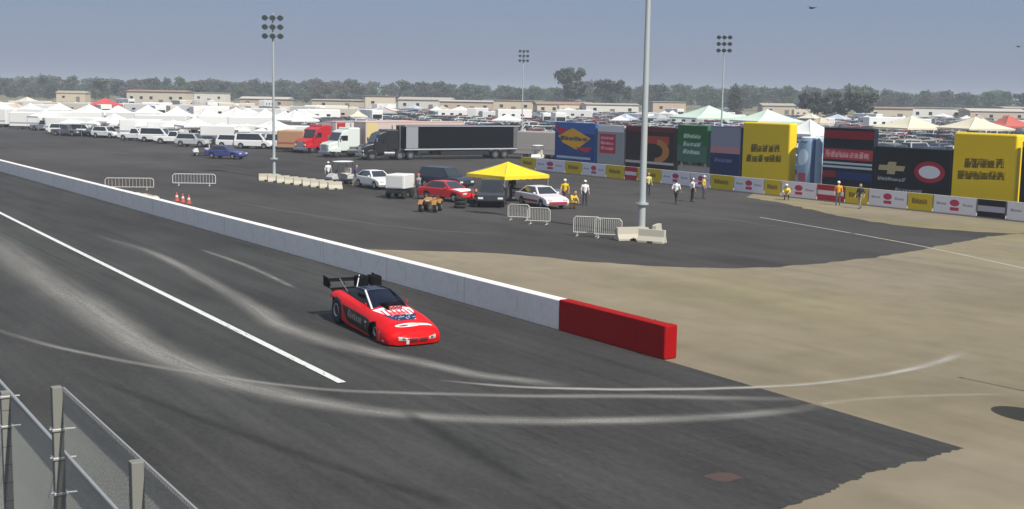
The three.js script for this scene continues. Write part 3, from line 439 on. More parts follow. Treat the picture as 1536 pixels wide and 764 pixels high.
{
  const wt = M(.82, .82, .80, .5), wc = cloth(.84, .84, .83);
  const rowA = [[42, 196], [68, 198], [98, 203], [135, 206], [172, 208], [212, 210], [252, 213], [292, 216], [332, 218], [372, 219], [410, 220], [432, 219]];
  rowA.forEach(([u, v], i) => {
    const p = G(u, v - 2), t = -.25 + rnd() * .3;
    if (i % 3 === 1) canopy('pit_canopy', 'white peaked canopy in the front row of the white trailer paddock', p, .5 + rnd() * .4, 4.6, 2.5, 3.7, wc, 'white canopies of the paddock front row');
    else boxTrailer('white box trailer in the front row of the paddock, long side to the road', p, Math.PI / 2 + t, 5 + rnd() * 3, 2.5 + rnd() * .6, wt, 'white trailers of the paddock front row');
  });
  for (let i = 0; i < 9; i++) canopy('small_canopy', 'small white canopy squeezed between the cars of the paddock front row', G(112 + i * 37, 203.5 + i * 1.9), rnd() * 1.5, 3.2 + rnd(), 2.1, 2.9 + rnd() * .3, wc, 'small white canopies along the paddock edge');
  for (let i = 0; i < 22; i++) { const u = -20 + i * 22, p = G(u, 190 + i * .85 - (i % 2) * 4 - (i % 3) * 2); if (i % 2) canopy('pit_canopy', 'white peaked canopy behind the front row of white trailers', p, rnd(), 6, 2.7, 4.4, wc, 'white canopies behind the paddock front row'); else boxTrailer('white box trailer standing behind the front paddock row', p, 1.3 + rnd() * .5, 7 + rnd() * 3, 2.9 + rnd() * .6, wt, 'white trailers behind the paddock front row'); }
  for (let i = 0; i < 22; i++) { const u = -10 + i * 27, p = G(u, 177 + i * .55 - (i % 3) * 3); boxTrailer('pale motorhome parked in the crowded field behind the paddock', p, rnd() * 3, 9 + rnd() * 3, 3.4 + rnd() * .3, i % 3 === 1 ? M(.62, .56, .46, .5) : i % 3 ? M(.55, .56, .57, .5) : wt, 'motorhomes behind the paddock', { motor: true, windows: true, stripe: M(.3, .2 + .1 * (i % 2), .16, .5) }); }
  for (let i = 0; i < 16; i++) { const u = 470 + i * 70, p = G(u, 178 + (u - 470) * .02 + (i % 3) * 2); if (i % 4 === 2) continue; boxTrailer('light motorhome standing among the parked cars', p, rnd() * 3, 8 + rnd() * 3, 3.2, i % 2 ? wt : M(.6, .6, .58, .5), 'motorhomes among the parked cars', { motor: true, windows: true }); }
  boxTrailer('tan box trailer parked in front of the red truck', G(441, 228), 1.35, 3.6, 2.7, M(.45, .25, .14, .6), undefined, { stripe: M(.3, .1, .06, .6) });
  boxTrailer('grey box trailer between the black transporter and the blue billboard', G(800, 238), 1.15, 7, 3.3, M(.33, .31, .29, .6), undefined, { stripe: M(.28, .27, .26, .6) });
  boxTrailer('cream box trailer at the far end of the paddock road', G(18, 190), 1.35, 11, 3.0, M(.72, .68, .5, .5), undefined, { stripe: M(.3, .22, .1, .5) });
  canopy('pit_canopy', 'yellow peaked canopy standing over the pit equipment', G(761, 301), .72, 4.3, 1.95, 2.85, M(.86, .64, .012, .8), undefined);
  canopy('event_tent', 'large pale green tent beside the dark cypress tree', atDepth(1062, 200, 215).setY(0), .35, 10, 4.2, 6.3, cloth(.60, .74, .62));
  canopy('event_tent', 'pale green tent behind the tall yellow billboard', atDepth(1150, 200, 205).setY(0), .35, 9, 4.0, 5.9, cloth(.64, .78, .66));
  canopy('event_tent', 'white pointed tent behind the blue and white inflatable can', atDepth(1214, 200, 138).setY(0), .6, 4.8, 3.9, 5.5, cloth(.86, .86, .84));
  canopy('event_tent', 'cream tent with a low roof behind the black banner wall', atDepth(1366, 200, 190).setY(0), .4, 8, 3.6, 5.4, cloth(.76, .70, .52));
  canopy('event_tent', 'cream tent with a red neighbour beyond the large yellow billboard', atDepth(1462, 200, 185).setY(0), .3, 8, 3.8, 5.5, cloth(.78, .70, .52));
  canopy('event_tent', 'red tent beside the cream tent beyond the parked cars', atDepth(1512, 200, 205).setY(0), .3, 6, 3.8, 5.6, cloth(.55, .12, .09));
  canopy('event_tent', 'red roofed tent in the field behind the white paddock', G(158, 180), .3, 8, 3.6, 5.2, cloth(.6, .08, .08));
}

{ // canopies scattered over the car field and small vehicles along the paddock edge
  const cc = [['white', .82, .82, .80], ['white', .82, .82, .80], ['cream', .76, .70, .55], ['white', .82, .82, .80], ['grey', .42, .44, .46], ['sand coloured', .66, .54, .40], ['pale blue', .5, .58, .68], ['faded red', .5, .2, .17]];
  for (let i = 0; i < 46; i++) { const z = 235 + rnd() * 190, x = (rnd() - .5) * z * .86, c = cc[Math.floor(rnd() * cc.length)]; canopy('field_canopy', `${c[0]} canopy set up among the parked cars of the field`, V3(x, 0, -z), rnd() * 1.5, 3.5 + rnd() * 3, 2.4, 3.3 + rnd() * .7, cloth(c[1], c[2], c[3]), `${c[0]} canopies in the car field`); }
  for (let i = 0; i < 30; i++) { const z = 270 + rnd() * 210, x = (rnd() - .62) * z * .8; boxTrailer('pale motorhome far out in the car field', V3(x, 0, -z), rnd() * 3, 8 + rnd() * 4, 3.3 + rnd() * .5, i % 3 ? M(.80, .80, .78, .5) : M(.68, .60, .46, .5), 'motorhomes far out in the car field', { motor: true, windows: true }); }
  const lots = [[96, 203, 'suv', 'white'], [205, 212, 'pickup', 'white'], [404, 224, 'sedan', 'white'], [426, 225, 'van', 'white'], [122, 205, 'van', 'white'], [160, 208, 'suv', 'white'], [236, 214, 'van', 'white'], [262, 217, 'pickup', 'white'], [352, 223, 'suv', 'white'], [382, 224, 'van', 'white'], [318, 221, 'sedan', 'black']];
  for (const [u, v, t, c] of lots) vehicle(thing('paddock_car', `${c} ${t} parked against the front row of the paddock`, 'car', G(u, v - 1), 1.1 + rnd() * .5, `${c} ${t}s at the paddock edge`), t, c === 'white' ? whiteM : paint(.02, .02, .022));
}

// ------------------------------------------------------------------ parked cars
{
  const cols = [[.72, .72, .71], [.72, .72, .71], [.44, .45, .46], [.30, .31, .33], [.12, .12, .13], [.02, .02, .022], [.36, .02, .02], [.03, .06, .18], [.38, .34, .27], [.05, .10, .08], [.55, .56, .57]];
  const names = ['white', 'white', 'silver', 'grey', 'charcoal', 'black', 'red', 'blue', 'tan', 'dark green', 'pale silver'];
  const spots = [], types = ['sedan', 'suv', 'pickup', 'sedan', 'suv', 'van'];
  const near = x => x < -60 ? 222 : x < -20 ? 222 - (x + 60) * .9 : x < 4 ? 180 - (x + 20) * .6 : 146 - (x - 4) * 1.25;
  for (let row = 0; row < 62; row++) {
    const d = 60 + row * 6.4 + (row % 2 ? -.8 : .8);
    for (let k = -330; k < 90; k++) {
      const p = SD(k * 2.75 + (rnd() - .5) * .3, d + (rnd() - .5) * .5); const z = -p.z; if (z < 60 || z > 455 || Math.abs(p.x) > z * .47 + 4) continue;
      if (z < near(p.x) + 6 || rnd() < .13) continue; spots.push([p, row]);
    }
  }
  spots.sort((a, b) => b[0].z - a[0].z);
  const inst = { sedan: [], suv: [], pickup: [] };
  spots.forEach(([p, row], i) => {
    const type = types[Math.floor(rnd() * 6)], c = Math.floor(rnd() * cols.length), turn = FACE + (row % 2 ? Math.PI / 2 : -Math.PI / 2) + (rnd() - .5) * .08 + (rnd() < .2 ? Math.PI : 0);
    if (i < 300) { const r = thing('parked_car', `${names[c]} ${type} parked in the packed car field`, 'car', p, turn, `${names[c]} ${type}s in the car field`); vehicle(r, type, paint(...cols[c]), false); }
    else inst[type === 'van' ? 'suv' : type].push([p, turn, cols[c]]);
  });
  const vm = new THREE.MeshStandardMaterial({ vertexColors: true, roughness: .4, side: THREE.DoubleSide });
  for (const [type, list] of Object.entries(inst)) {
    const t = VT[type], pieces = [[t.body, 1], ...t.win.map(w => [w, .03])];
    for (const z of t.ax) for (const s of [-1, 1]) pieces.push([new THREE.CylinderGeometry(t.r, t.r, .2, 8).rotateZ(Math.PI / 2).translate(s * (t.W / 2 - .13), t.r, z), .03]);
    const g = mg(pieces.map(p => p[0])), colr = []; for (const [q, v] of pieces) { const n = clean(q).attributes.position.count; for (let k = 0; k < n; k++) colr.push(v, v, v); }
    g.setAttribute('color', new THREE.Float32BufferAttribute(colr, 3));
    const im = new THREE.InstancedMesh(g, vm, list.length), mx = new THREE.Matrix4(); list.forEach(([p, turn, c], k) => { mx.makeRotationY(turn).setPosition(p); im.setMatrixAt(k, mx); im.setColorAt(k, new THREE.Color().setRGB(...c)); });
    im.name = 'distant_parked_' + type + 's'; im.castShadow = im.receiveShadow = true; scene.add(im); tag(im, `far rows of parked ${type}s filling the field below the trees`, 'cars', null, 'stuff');
  }
}

// ------------------------------------------------------------------ billboards and banner barriers along the far side
function fromPx(u0, u1, vt, vb, d) { const um = (u0 + u1) / 2, vm = (vt + vb) / 2, s0 = onPlane(u0, vm, d)[0], s1 = onPlane(u1, vm, d)[0]; return { s0, s1, s: (s0 + s1) / 2, L: s1 - s0, y0: onPlane(um, vb, d)[1], y1: onPlane(um, vt, d)[1] }; }
function billboard(label, px, d, thick, bodyMat, draw, round = .05, tw = 512, th = 512) {
  const q = fromPx(...px, d), r = thing('billboard', label, 'billboard', SD(q.s, d + thick / 2), WTURN), y0 = Math.max(.25, q.y0), h = q.y1 - y0;
  part(r, 'panel', rbox(thick, h, q.L, round, 0, y0 + h / 2, 0, 3), bodyMat);
  for (const s of [-1, 1]) part(r, 'post', rbox(.16, y0 + .3, .16, .02, 0, (y0 + .3) / 2, s * (q.L / 2 - .4)), galv);
  const k = round > .1 ? .05 : .0, x = -thick / 2 - .006, m = .02 + round * .9;
  part(r, 'print', quad(V3(x, y0 + m, -q.L / 2 + m), V3(x, y0 + m, q.L / 2 - m), V3(x, y0 + h - m, q.L / 2 - m), V3(x, y0 + h - m, -q.L / 2 + m)), mapMat(canvasTex(tw, th, draw), .55));
  return r;
}
{
  const yel = M(.84, .60, .006, .6), D = 50.5;
  const yprint = seed => (x, w, h) => { x.fillStyle = '#efcb06'; x.fillRect(0, 0, w, h); x.save(); x.transform(1, -.05, 0, 1, 0, h * .03); scribble(x, w * .18, h * .34, w * .66, h * .15, '#54430a', 5, seed, .2); scribble(x, w * .08, h * .53, w * .8, h * .14, '#54430a', 6, seed + 1, .2); x.restore(); };
  billboard('tall yellow billboard with two lines of dark lettering next to the blue and white can', [1113, 1184, 184, 274], D, .9, yel, yprint(11), .16);
  billboard('tall yellow billboard with two lines of dark lettering next to the black banner wall', [1428, 1524, 200, 306], D, .9, yel, yprint(14), .16);
  billboard('blue billboard with a yellow and red arrow shape', [832, 893, 184, 246], D, .5, M(.05, .12, .35, .5), (x, w, h) => {
    x.fillStyle = '#1d4488'; x.fillRect(0, 0, w, h); x.fillStyle = '#3f6db3'; x.fillRect(0, 0, w, h * .25); x.fillStyle = '#f2b10f'; x.beginPath(); x.moveTo(w * .08, h * .34); x.lineTo(w * .45, h * .12); x.lineTo(w * .9, h * .36); x.lineTo(w * .55, h * .66); x.lineTo(w * .2, h * .5); x.fill();
    x.fillStyle = '#cf2337'; x.beginPath(); x.moveTo(0, h * .08); x.lineTo(w * .35, h * .16); x.lineTo(w * .12, h * .3); x.fill(); x.beginPath(); x.moveTo(w * .5, h * .6); x.lineTo(w * .95, h * .58); x.lineTo(w * .8, h * .72); x.fill(); scribble(x, w * .14, h * .33, w * .68, h * .11, '#23407c', 6, 41, .2); x.fillStyle = '#b9c3d4'; x.fillRect(w * .05, h * .83, w * .85, h * .06); });
  billboard('white billboard with a red square of lettering', [896, 936, 188, 246], D, .5, M(.45, .46, .48, .5), (x, w, h) => { x.fillStyle = '#9aa0a4'; x.fillRect(0, 0, w, h); x.fillStyle = '#e2e2e4'; x.fillRect(0, 0, w, h * .16); x.fillStyle = '#c3213a'; x.fillRect(w * .08, h * .22, w * .62, h * .52); for (let k = 0; k < 3; k++) scribble(x, w * .13, h * (.28 + k * .14), w * .5, h * .09, '#eccdd0', 5, 51 + k, .2); }, .05, 256, 512);
  billboard('dark brown billboard with an orange curve behind the tall light pole', [938, 1012, 190, 256], D, .5, M(.05, .03, .025, .5), (x, w, h) => { x.fillStyle = '#2a1a17'; x.fillRect(0, 0, w, h); x.fillStyle = '#6e1622'; x.fillRect(0, 0, w, h * .1); x.fillStyle = '#b8402e'; x.fillRect(w * .45, h * .2, w * .45, h * .18); x.strokeStyle = '#c0803a'; x.lineWidth = w * .13; x.beginPath(); x.arc(w * .62, h * .55, w * .22, -1.4, 1.6); x.stroke(); x.fillStyle = '#cdbfc0'; x.fillRect(0, h * .8, w, h * .06); });
  billboard('green billboard with three short lines of white lettering', [1016, 1061, 188, 244], D, .5, M(.03, .16, .06, .5), (x, w, h) => { x.fillStyle = '#1f6a35'; x.fillRect(0, 0, w, h); x.fillStyle = '#47705f'; x.fillRect(0, h * .55, w, h * .45); for (let k = 0; k < 3; k++) scribble(x, w * .2, h * (.22 + k * .22), w * .6, h * .13, '#dfeee2', 5, 61 + k, .22); }, .05, 256, 512);
  billboard('grey and navy billboard with a pale red band', [1065, 1111, 190, 272], D, .5, M(.03, .05, .14, .5), (x, w, h) => { x.fillStyle = '#9094a4'; x.fillRect(0, 0, w, h * .45); x.fillStyle = '#c18a90'; x.fillRect(0, h * .36, w, h * .13); x.fillStyle = '#16295c'; x.fillRect(0, h * .49, w, h * .51); scribble(x, w * .15, h * .58, w * .6, h * .08, '#7d88a8', 5, 71, .2); }, .05, 256, 512);
  billboard('navy billboard with a red top band and red and white lettering', [1234, 1310, 192, 290], D, .5, M(.012, .012, .03, .5), (x, w, h) => { x.fillStyle = '#131426'; x.fillRect(0, 0, w, h); x.fillStyle = '#8f1824'; x.fillRect(0, h * .03, w, h * .13); x.fillStyle = '#bf3540'; x.fillRect(0, h * .32, w, h * .17); scribble(x, w * .05, h * .35, w * .88, h * .11, '#e6c4c8', 9, 81, .2); x.fillStyle = '#c2ced6'; x.fillRect(0, h * .53, w, h * .035); x.fillRect(0, h * .59, w, h * .035); x.fillStyle = '#17306e'; x.fillRect(w * .3, h * .68, w * .7, h * .12); x.fillStyle = '#8f1824'; x.fillRect(0, h * .68, w * .28, h * .1); });
  billboard('black banner wall with a pale gold emblem and a red edged white oval', [1311, 1426, 222, 304], D, .5, M(.012, .012, .013, .5), (x, w, h) => { x.fillStyle = '#101112'; x.fillRect(0, 0, w, h); x.fillStyle = '#b9ad82'; x.beginPath(); x.moveTo(w * .06, h * .34); x.lineTo(w * .17, h * .34); x.lineTo(w * .19, h * .27); x.lineTo(w * .30, h * .27); x.lineTo(w * .29, h * .34); x.lineTo(w * .42, h * .34); x.lineTo(w * .40, h * .44); x.lineTo(w * .29, h * .44); x.lineTo(w * .28, h * .51); x.lineTo(w * .17, h * .51); x.lineTo(w * .18, h * .44); x.lineTo(w * .05, h * .44); x.fill(); scribble(x, w * .05, h * .56, w * .38, h * .08, '#c6cbd0', 8, 91, .2); scribble(x, w * .3, h * .76, w * .36, h * .07, '#b4b8c0', 8, 93, .2); x.fillStyle = '#a81f38'; x.beginPath(); x.ellipse(w * .74, h * .42, w * .2, h * .2, 0, 0, 7); x.fill(); x.fillStyle = '#dfe3ea'; x.beginPath(); x.ellipse(w * .74, h * .42, w * .14, h * .12, 0, 0, 7); x.fill(); }, .05, 1024, 512);
  billboard('dark billboard past the large yellow one', [1531, 1600, 214, 310], D, .5, M(.03, .022, .018, .5), (x, w, h) => { x.fillStyle = '#2b211c'; x.fillRect(0, 0, w, h); x.fillStyle = '#c8c2b4'; x.fillRect(0, 0, w, h * .07); });
  { // inflatable drink can
    const q = fromPx(1188, 1232, 190, 280, D), r = thing('inflatable_can', 'blue and white inflatable drink can between yellow and navy billboards', 'inflatable', SD(q.s, D + 1), 0), R = 1.35, H = q.y1 - Math.max(0, q.y0) ;
    const tex = canvasTex(512, 512, (x, w, h) => { x.fillStyle = '#8fa6bf'; x.fillRect(0, 0, w, h); x.fillStyle = '#3f557f'; for (let k = 0; k < 4; k++) { x.fillRect(k * 128 + 90, 0, 20, h * .72); } for (let k = 0; k < 4; k++) { const c = k * 128 + 42; x.fillStyle = '#c9dbe8'; x.beginPath(); x.ellipse(c, h * .4, 34, 46, .3, 0, 7); x.fill(); x.fillStyle = '#4d6f86'; x.beginPath(); x.moveTo(c - 36, h * .2); x.lineTo(c + 30, h * .14); x.lineTo(c + 20, h * .26); x.fill(); x.fillStyle = '#b0566a'; x.fillRect(c - 26, h * .56, 52, 44); } x.fillStyle = '#c9cfd2'; x.fillRect(0, h * .74, w, h * .26); });
    part(r, 'can_body', new THREE.LatheGeometry([[R * .86, .12], [R, .35], [R * 1.02, H * .5], [R, H - .5], [R * .8, H - .1]].map(p => new THREE.Vector2(...p)), 32), mapMat(tex, .5));
    part(r, 'can_lid', new THREE.LatheGeometry([[.01, H - .14], [R * .74, H - .16], [R * .78, H - .04], [R * .81, H - .1]].map(p => new THREE.Vector2(...p)), 32), M(.7, .72, .74, .4)); part(r, 'base_ring', new THREE.TorusGeometry(R * .84, .13, 8, 28).rotateX(Math.PI / 2).translate(0, .13, 0), M(.6, .6, .62, .6));
  }
  const DF = 48.8, by = canvasTex(256, 128, (x, w, h) => { x.fillStyle = '#d9bd10'; x.fillRect(0, 0, w, h); scribble(x, 40, 36, 170, 46, '#6b5a0c', 6, 15, .2); }), bw = canvasTex(256, 128, (x, w, h) => { x.fillStyle = '#e6e2ea'; x.fillRect(0, 0, w, h); x.fillStyle = '#c23a58'; x.beginPath(); x.ellipse(w / 2, 46, 30, 26, 0, 0, 7); x.fill(); x.fillRect(w / 2 - 26, 80, 54, 26); scribble(x, w * .06, 46, w * .24, 22, '#9a90aa', 5, 3, .2); scribble(x, w * .7, 46, w * .24, 22, '#9a90aa', 5, 4, .2); }), br = canvasTex(128, 128, (x) => { x.fillStyle = '#b3182c'; x.fillRect(0, 0, 128, 128); x.fillStyle = '#e5dbe0'; x.fillRect(0, 44, 128, 38); }), bk = canvasTex(128, 128, (x) => { x.fillStyle = '#17141c'; x.fillRect(0, 0, 128, 128); x.fillStyle = '#b7b0c4'; x.fillRect(0, 44, 128, 44); });
  const behind = ['at the far end beside the grey trailer', 'below the edge of the blue billboard', 'below the middle of the blue billboard', 'between the blue and the white billboard', 'below the white billboard with the red square', 'between the white billboard and the tall pole', 'behind the tall grey pole', 'between the tall pole and the green billboard', 'below the green billboard', 'below the grey and navy billboard', 'below the yellow billboard beside the can', 'below the near edge of the yellow billboard beside the can', 'below the inflatable can', 'below the far half of the navy billboard', 'below the near half of the navy billboard', 'below the gold emblem of the black banner wall', 'below the red oval of the black banner wall', 'below the far half of the large yellow billboard', 'below the near half of the large yellow billboard', 'below the dark billboard past the large yellow one'];
  const K = { y: [mapMat(by), 'yellow banner barrier', 'yellow banner barriers', M(.7, .55, .03, .6)], w: [mapMat(bw), 'white banner barrier with red emblem', 'white banner barriers', M(.7, .69, .72, .6)], r: [mapMat(br), 'red and white striped barrier', 'red striped barriers', M(.4, .02, .04, .6)], k: [mapMat(bk), 'black barrier with grey stripe', undefined, M(.02, .02, .025, .6)] };
  const seq = [[785, 'y'], [807, 'w'], [852, 'y'], [877, 'w'], [913, 'y'], [941, 'r'], [960, 'y'], [996, 'w'], [1040, 'w'], [1070, 'y'], [1105, 'w'], [1151, 'y'], [1176, 'w'], [1230, 'r'], [1272, 'y'], [1307, 'w'], [1366, 'y'], [1404, 'w'], [1470, 'k'], [1514, 'w'], [1590]];
  for (let i = 0; i < seq.length - 1; i++) {
    const um = (seq[i][0] + seq[i + 1][0]) / 2, vb = 260 + (um - 830) * .1034, s0 = onPlane(seq[i][0], vb - 10, DF)[0], s1 = onPlane(seq[i + 1][0], vb - 10, DF)[0], L = s1 - s0 - .06, [pm, label, group, side] = K[seq[i][1]], H = 1.25, r = thing('banner_barrier', label + ' ' + behind[i], 'barrier', SD((s0 + s1) / 2, DF), WTURN, group);
    part(r, 'barrier_body', extr([[-.3, 0], [-.3, .12], [-.12, .35], [-.1, H], [.1, H], [.12, .35], [.3, .12], [.3, 0]], L, .01).rotateY(Math.PI / 2), M(.42, .41, .39, .85));
    part(r, 'banner', rbox(.02, H - .06, L * .985, .006, -.335, H / 2 + .05, 0), side); part(r, 'banner_print', quad(V3(-.348, .1, -L * .48), V3(-.348, .1, L * .48), V3(-.348, H - .02, L * .48), V3(-.348, H - .02, -L * .48)), pm);
  }
}

// ------------------------------------------------------------------ light poles
function lightPole(label, base, H, heads, lampTurn = .2, thick = .12) {
  const r = thing('light_pole', label, 'light pole', base, 0, 'light poles'), pm = M(.42, .46, .46, .6, .1);
  part(r, 'pole', new THREE.CylinderGeometry(thick * .55, thick, H, 16).translate(0, H / 2 + .3, 0), pm); part(r, 'base_plate', new THREE.CylinderGeometry(.42, .48, .4, 16).translate(0, .2, 0), M(.42, .41, .38, .9)); part(r, 'access_collar', new THREE.CylinderGeometry(.36, .36, .1, 16).translate(0, 1.75, 0), pm);
  if (heads) for (let k = 0; k < 3; k++) {
    const y = H - .1 - k * .78, arm = part(r, 'cross_arm', rbox(1.9, .12, .12, .02, 0, y, 0), M(.2, .22, .23, .5)); arm.rotation.y = lampTurn;
    for (let j = -1; j <= 1; j++) { const l = part(arm, 'floodlight', mg([new THREE.CylinderGeometry(.26, .14, .34, 14).rotateX(Math.PI / 2 + .5).translate(j * .66, y + .04, .22), box(.06, .2, .2, j * .66, y + .02, .08)]), M(.13, .15, .16, .5)); }
  }
  return r;
}
{
  const p = G(962, 352); lightPole('tall grey light pole rising from concrete blocks beside the return road', p, 16.6, true, -.3, .21);
  lightPole('light pole with three rows of floodlights beside the low concrete blocks of the pit road', G(411, 268), 14.05, true, .1, .14);
  const f1 = atDepth(785, 84, 210); lightPole('light pole with three rows of floodlights standing left of the round tree', V3(f1.x, 0, f1.z), f1.y + .9, true, .25);
  const f2 = atDepth(1087, 66, 150); lightPole('light pole with three rows of floodlights rising near the dark cypress', V3(f2.x, 0, f2.z), f2.y + .9, true, -.25);
  const cm = M(.48, .45, .37, .9), block = (label, pos, turn, L, h) => { const r = thing('concrete_block', label, 'concrete block', pos, turn, 'loose concrete barrier blocks'); part(r, 'block_body', extr([[-.3, 0], [-.3, .1], [-.14, .34], [-.11, h], [.11, h], [.14, .34], [.3, .1], [.3, 0]], L, .03), cm); part(r, 'lifting_slot', box(L * .2, .1, .64, 0, .05, 0), M(.03, .03, .03, .9)); };
  const at = (u, v) => G(u, v);
  block('concrete barrier block lying at the foot of the tall grey pole', at(946, 360), .35, 1.7, .7); block('concrete barrier block lying at the foot of the tall grey pole', at(978, 364), -.5, 1.5, .7); block('concrete barrier block lying at the foot of the tall grey pole', at(985, 354), 1.2, 1.2, .65);
  for (let k = 0; k < 9; k++) block('low concrete block in the row beside the pit road light pole', at(398 + k * 13, 271 + k * 1.6), .25 + (k % 3) * .1, 1.15, .6);
}

// ------------------------------------------------------------------ crowd barricades, carts and cars of the pit
function barricade(label, pos, turn, L = 2.2, H = 1.1, mat = galv, group = 'steel crowd barricades') {
  const r = thing('crowd_barricade', label, 'barricade', pos, turn, group), c = [];
  const k = .14; const f = [V3(-L / 2, .22, 0), V3(-L / 2, H - k, 0), V3(-L / 2 + k, H, 0), V3(L / 2 - k, H, 0), V3(L / 2, H - k, 0), V3(L / 2, .22, 0)];
  part(r, 'frame', mg([...f.slice(0, 5).map((p, i) => bar(p, f[i + 1], .028)), bar(V3(-L / 2, .22, 0), V3(L / 2, .22, 0), .025)]), mat);
  for (let i = 1; i < 14; i++) part(r, 'bar', bar(V3(-L / 2 + L * i / 14, .22, 0), V3(-L / 2 + L * i / 14, H - .02, 0), .012, .012, 5), mat);
  for (const s of [-1, 1]) part(r, 'foot', mg([bar(V3(s * L * .36, .03, -.3), V3(s * L * .36, .03, .3), .025), bar(V3(s * L * .36, .03, 0), V3(s * L * .36, .22, 0), .02)]), mat);
}
{
  const pale = M(.62, .62, .58, .6, .2);
  barricade('steel crowd barricade in the row leading to the tall grey pole', G(880, 355), -.25, 1.5, 1.1, pale); barricade('steel crowd barricade in the row leading to the tall grey pole', G(912, 358), -.25, 1.5, 1.1, pale);
  barricade('steel crowd barricade in front of the white and red car', G(778, 331), -.3, 1.4, 1.0, pale); barricade('steel crowd barricade in front of the white and red car', G(808, 337), -.3, 1.4, 1.0, pale);
  barricade('pale barricade standing alone on the pit road asphalt', G(291, 279), .05, 3.4, .95, M(.7, .7, .72, .6)); barricade('pale barricade standing among rubble behind the white wall', G(194, 285), .12, 3.6, .9, M(.66, .6, .55, .6));
  const sack = (label, p, t, m) => { const r = thing('sandbag', label, 'sandbag', p, t, 'sandbags behind the wall'), g = new THREE.SphereGeometry(.5, 16, 10); g.scale(1, .36, .55); const P = g.attributes.position; for (let i = 0; i < P.count; i++) { const k = 1 + .16 * (fbm(P.getX(i) * 5 + 9, P.getZ(i) * 5 + P.getY(i) * 7 + 9, 2, 301) - .5); P.setXYZ(i, P.getX(i) * k, Math.max(-.17, P.getY(i) * k), P.getZ(i) * k); } g.computeVertexNormals(); g.translate(0, .17, 0); part(r, 'bag', g, m); part(r, 'tied_end', bar(V3(.42, .16, 0), V3(.58, .18, 0), .07, .1), m); };
  for (let k = 0; k < 7; k++) sack('pale sandbag lying on the ground behind the white wall', G(178 + k * 9, 291 + k * 1.7), k * .9, M(.55 - (k % 3) * .1, .5 - (k % 3) * .1, .38 - (k % 3) * .08, .9));
  for (let k = 0; k < 3; k++) { const r = thing('traffic_cone', 'faded red traffic cone behind the white wall', 'traffic cone', G(265 + k * 9, 302 + k * 2), 0, 'traffic cones behind the wall'); part(r, 'cone', new THREE.CylinderGeometry(.03, .16, .6, 16).translate(0, .33, 0), M(.5, .1, .07, .7)); part(r, 'base', rbox(.38, .04, .38, .01, 0, .02, 0), M(.4, .08, .06, .7)); part(r, 'band', new THREE.CylinderGeometry(.078, .105, .12, 16).translate(0, .36, 0), M(.7, .68, .65, .6)); }

  golfCart(thing('golf_cart', 'white golf cart standing beside the row of low concrete blocks', 'golf cart', G(512, 276), -.9), M(.5, .5, .5, .5), M(.78, .78, .80, .5));
  vehicle(thing('sports_car', 'low white car with dark windows beside the white utility cart', 'car', G(563, 282), FACE), 'sedan', whiteM);
  { const r = thing('utility_cart', 'white box bodied utility cart on black chassis', 'cart', G(600, 297), FACE - .9); part(r, 'box', rbox(1.5, 1.05, 2.0, .08, 0, 1.25, 0), M(.74, .75, .73, .5)); part(r, 'box_door', rbox(1.2, .85, .03, .01, 0, 1.25, 1.005), M(.6, .61, .6, .5)); part(r, 'chassis', rbox(1.3, .25, 2.3, .05, 0, .5, 0), blackM); for (const z of [.75, -.75]) for (const s of [-1, 1]) part(r, 'wheel', wheelGeo(.3, .22, 16), tyreM).position.set(s * .62, .3, z); part(r, 'tow_bar', bar(V3(0, .45, 1.1), V3(0, .3, 1.9), .04), blackM); }
  { const r = thing('quad_bike', 'orange brown quad bike with black wheels in front of the red car', 'quad bike', G(646, 317), FACE - .8), om = M(.38, .19, .05, .5); part(r, 'body', extr([[-.8, .55], [.7, .5], [.85, .8], [.45, .98], [.1, .86], [-.4, .9], [-.85, .84]], .5, .08), om); for (const z of [.6, -.58]) for (const s of [-1, 1]) { part(r, 'mudguard', extr([[z - .38, .52], [z - .26, .72], [z, .8], [z + .26, .72], [z + .38, .52], [z + .2, .64], [z - .2, .64]], .3, .02).translate(s * .46, 0, 0), om); const w = part(r, 'wheel', wheelGeo(.29, .24, 16), tyreM); w.position.set(s * .48, .29, z); part(w, 'rim', rimGeo(.29, .24), rimM); } part(r, 'seat', rbox(.34, .14, .75, .06, 0, .97, -.3), blackM); part(r, 'handlebar', mg([bar(V3(0, .85, .5), V3(0, 1.15, .35), .03), bar(V3(-.38, 1.17, .3), V3(.38, 1.17, .3), .018)]), blackM); part(r, 'rack', rbox(.8, .03, .45, .01, 0, .96, -.75), blackM); part(r, 'headlight', rbox(.3, .1, .05, .02, 0, .76, .82), lampM); }
  vehicle(thing('pit_car', 'dark blue SUV behind the red car in the pit', 'car', G(668, 283), FACE + .3), 'suv', paint(.02, .025, .045));
  { const r = vehicle(thing('pit_car', 'red car with a white front end in the pit', 'car', G(672, 301), FACE + .25), 'sedan', paint(.6, .008, .012)); part(r, 'white_hood', grid(6, 6, (u, v) => V3((u - .5) * 1.6, .95 - .14 * v * v - .05 * Math.abs(u - .5), 1.05 + v * 1.0)), M(.78, .79, .78, .5)); }
  { const r = vehicle(thing('pit_truck', 'dark grey pickup truck next to the yellow canopy', 'pickup truck', G(738, 307), FACE - .62), 'pickup', paint(.018, .02, .024)); part(r, 'bed_toolbox', rbox(1.6, .35, .5, .04, 0, 1.2, -.95), M(.1, .1, .1, .4, .6)); }
  { const r = vehicle(thing('pit_car', 'white car with a red stripe under the edge of the yellow canopy', 'car', G(812, 310), FACE - .1), 'sedan', paint(.78, .74, .76)); for (const s of [-1, 1]) part(r, 'side_stripe', rbox(.012, .16, 2.0, .003, s * .905, .48, 0), M(.42, .02, .05, .5)); part(r, 'front_stripe', rbox(1.4, .16, .02, .005, 0, .44, 2.33), M(.42, .02, .05, .5)); }
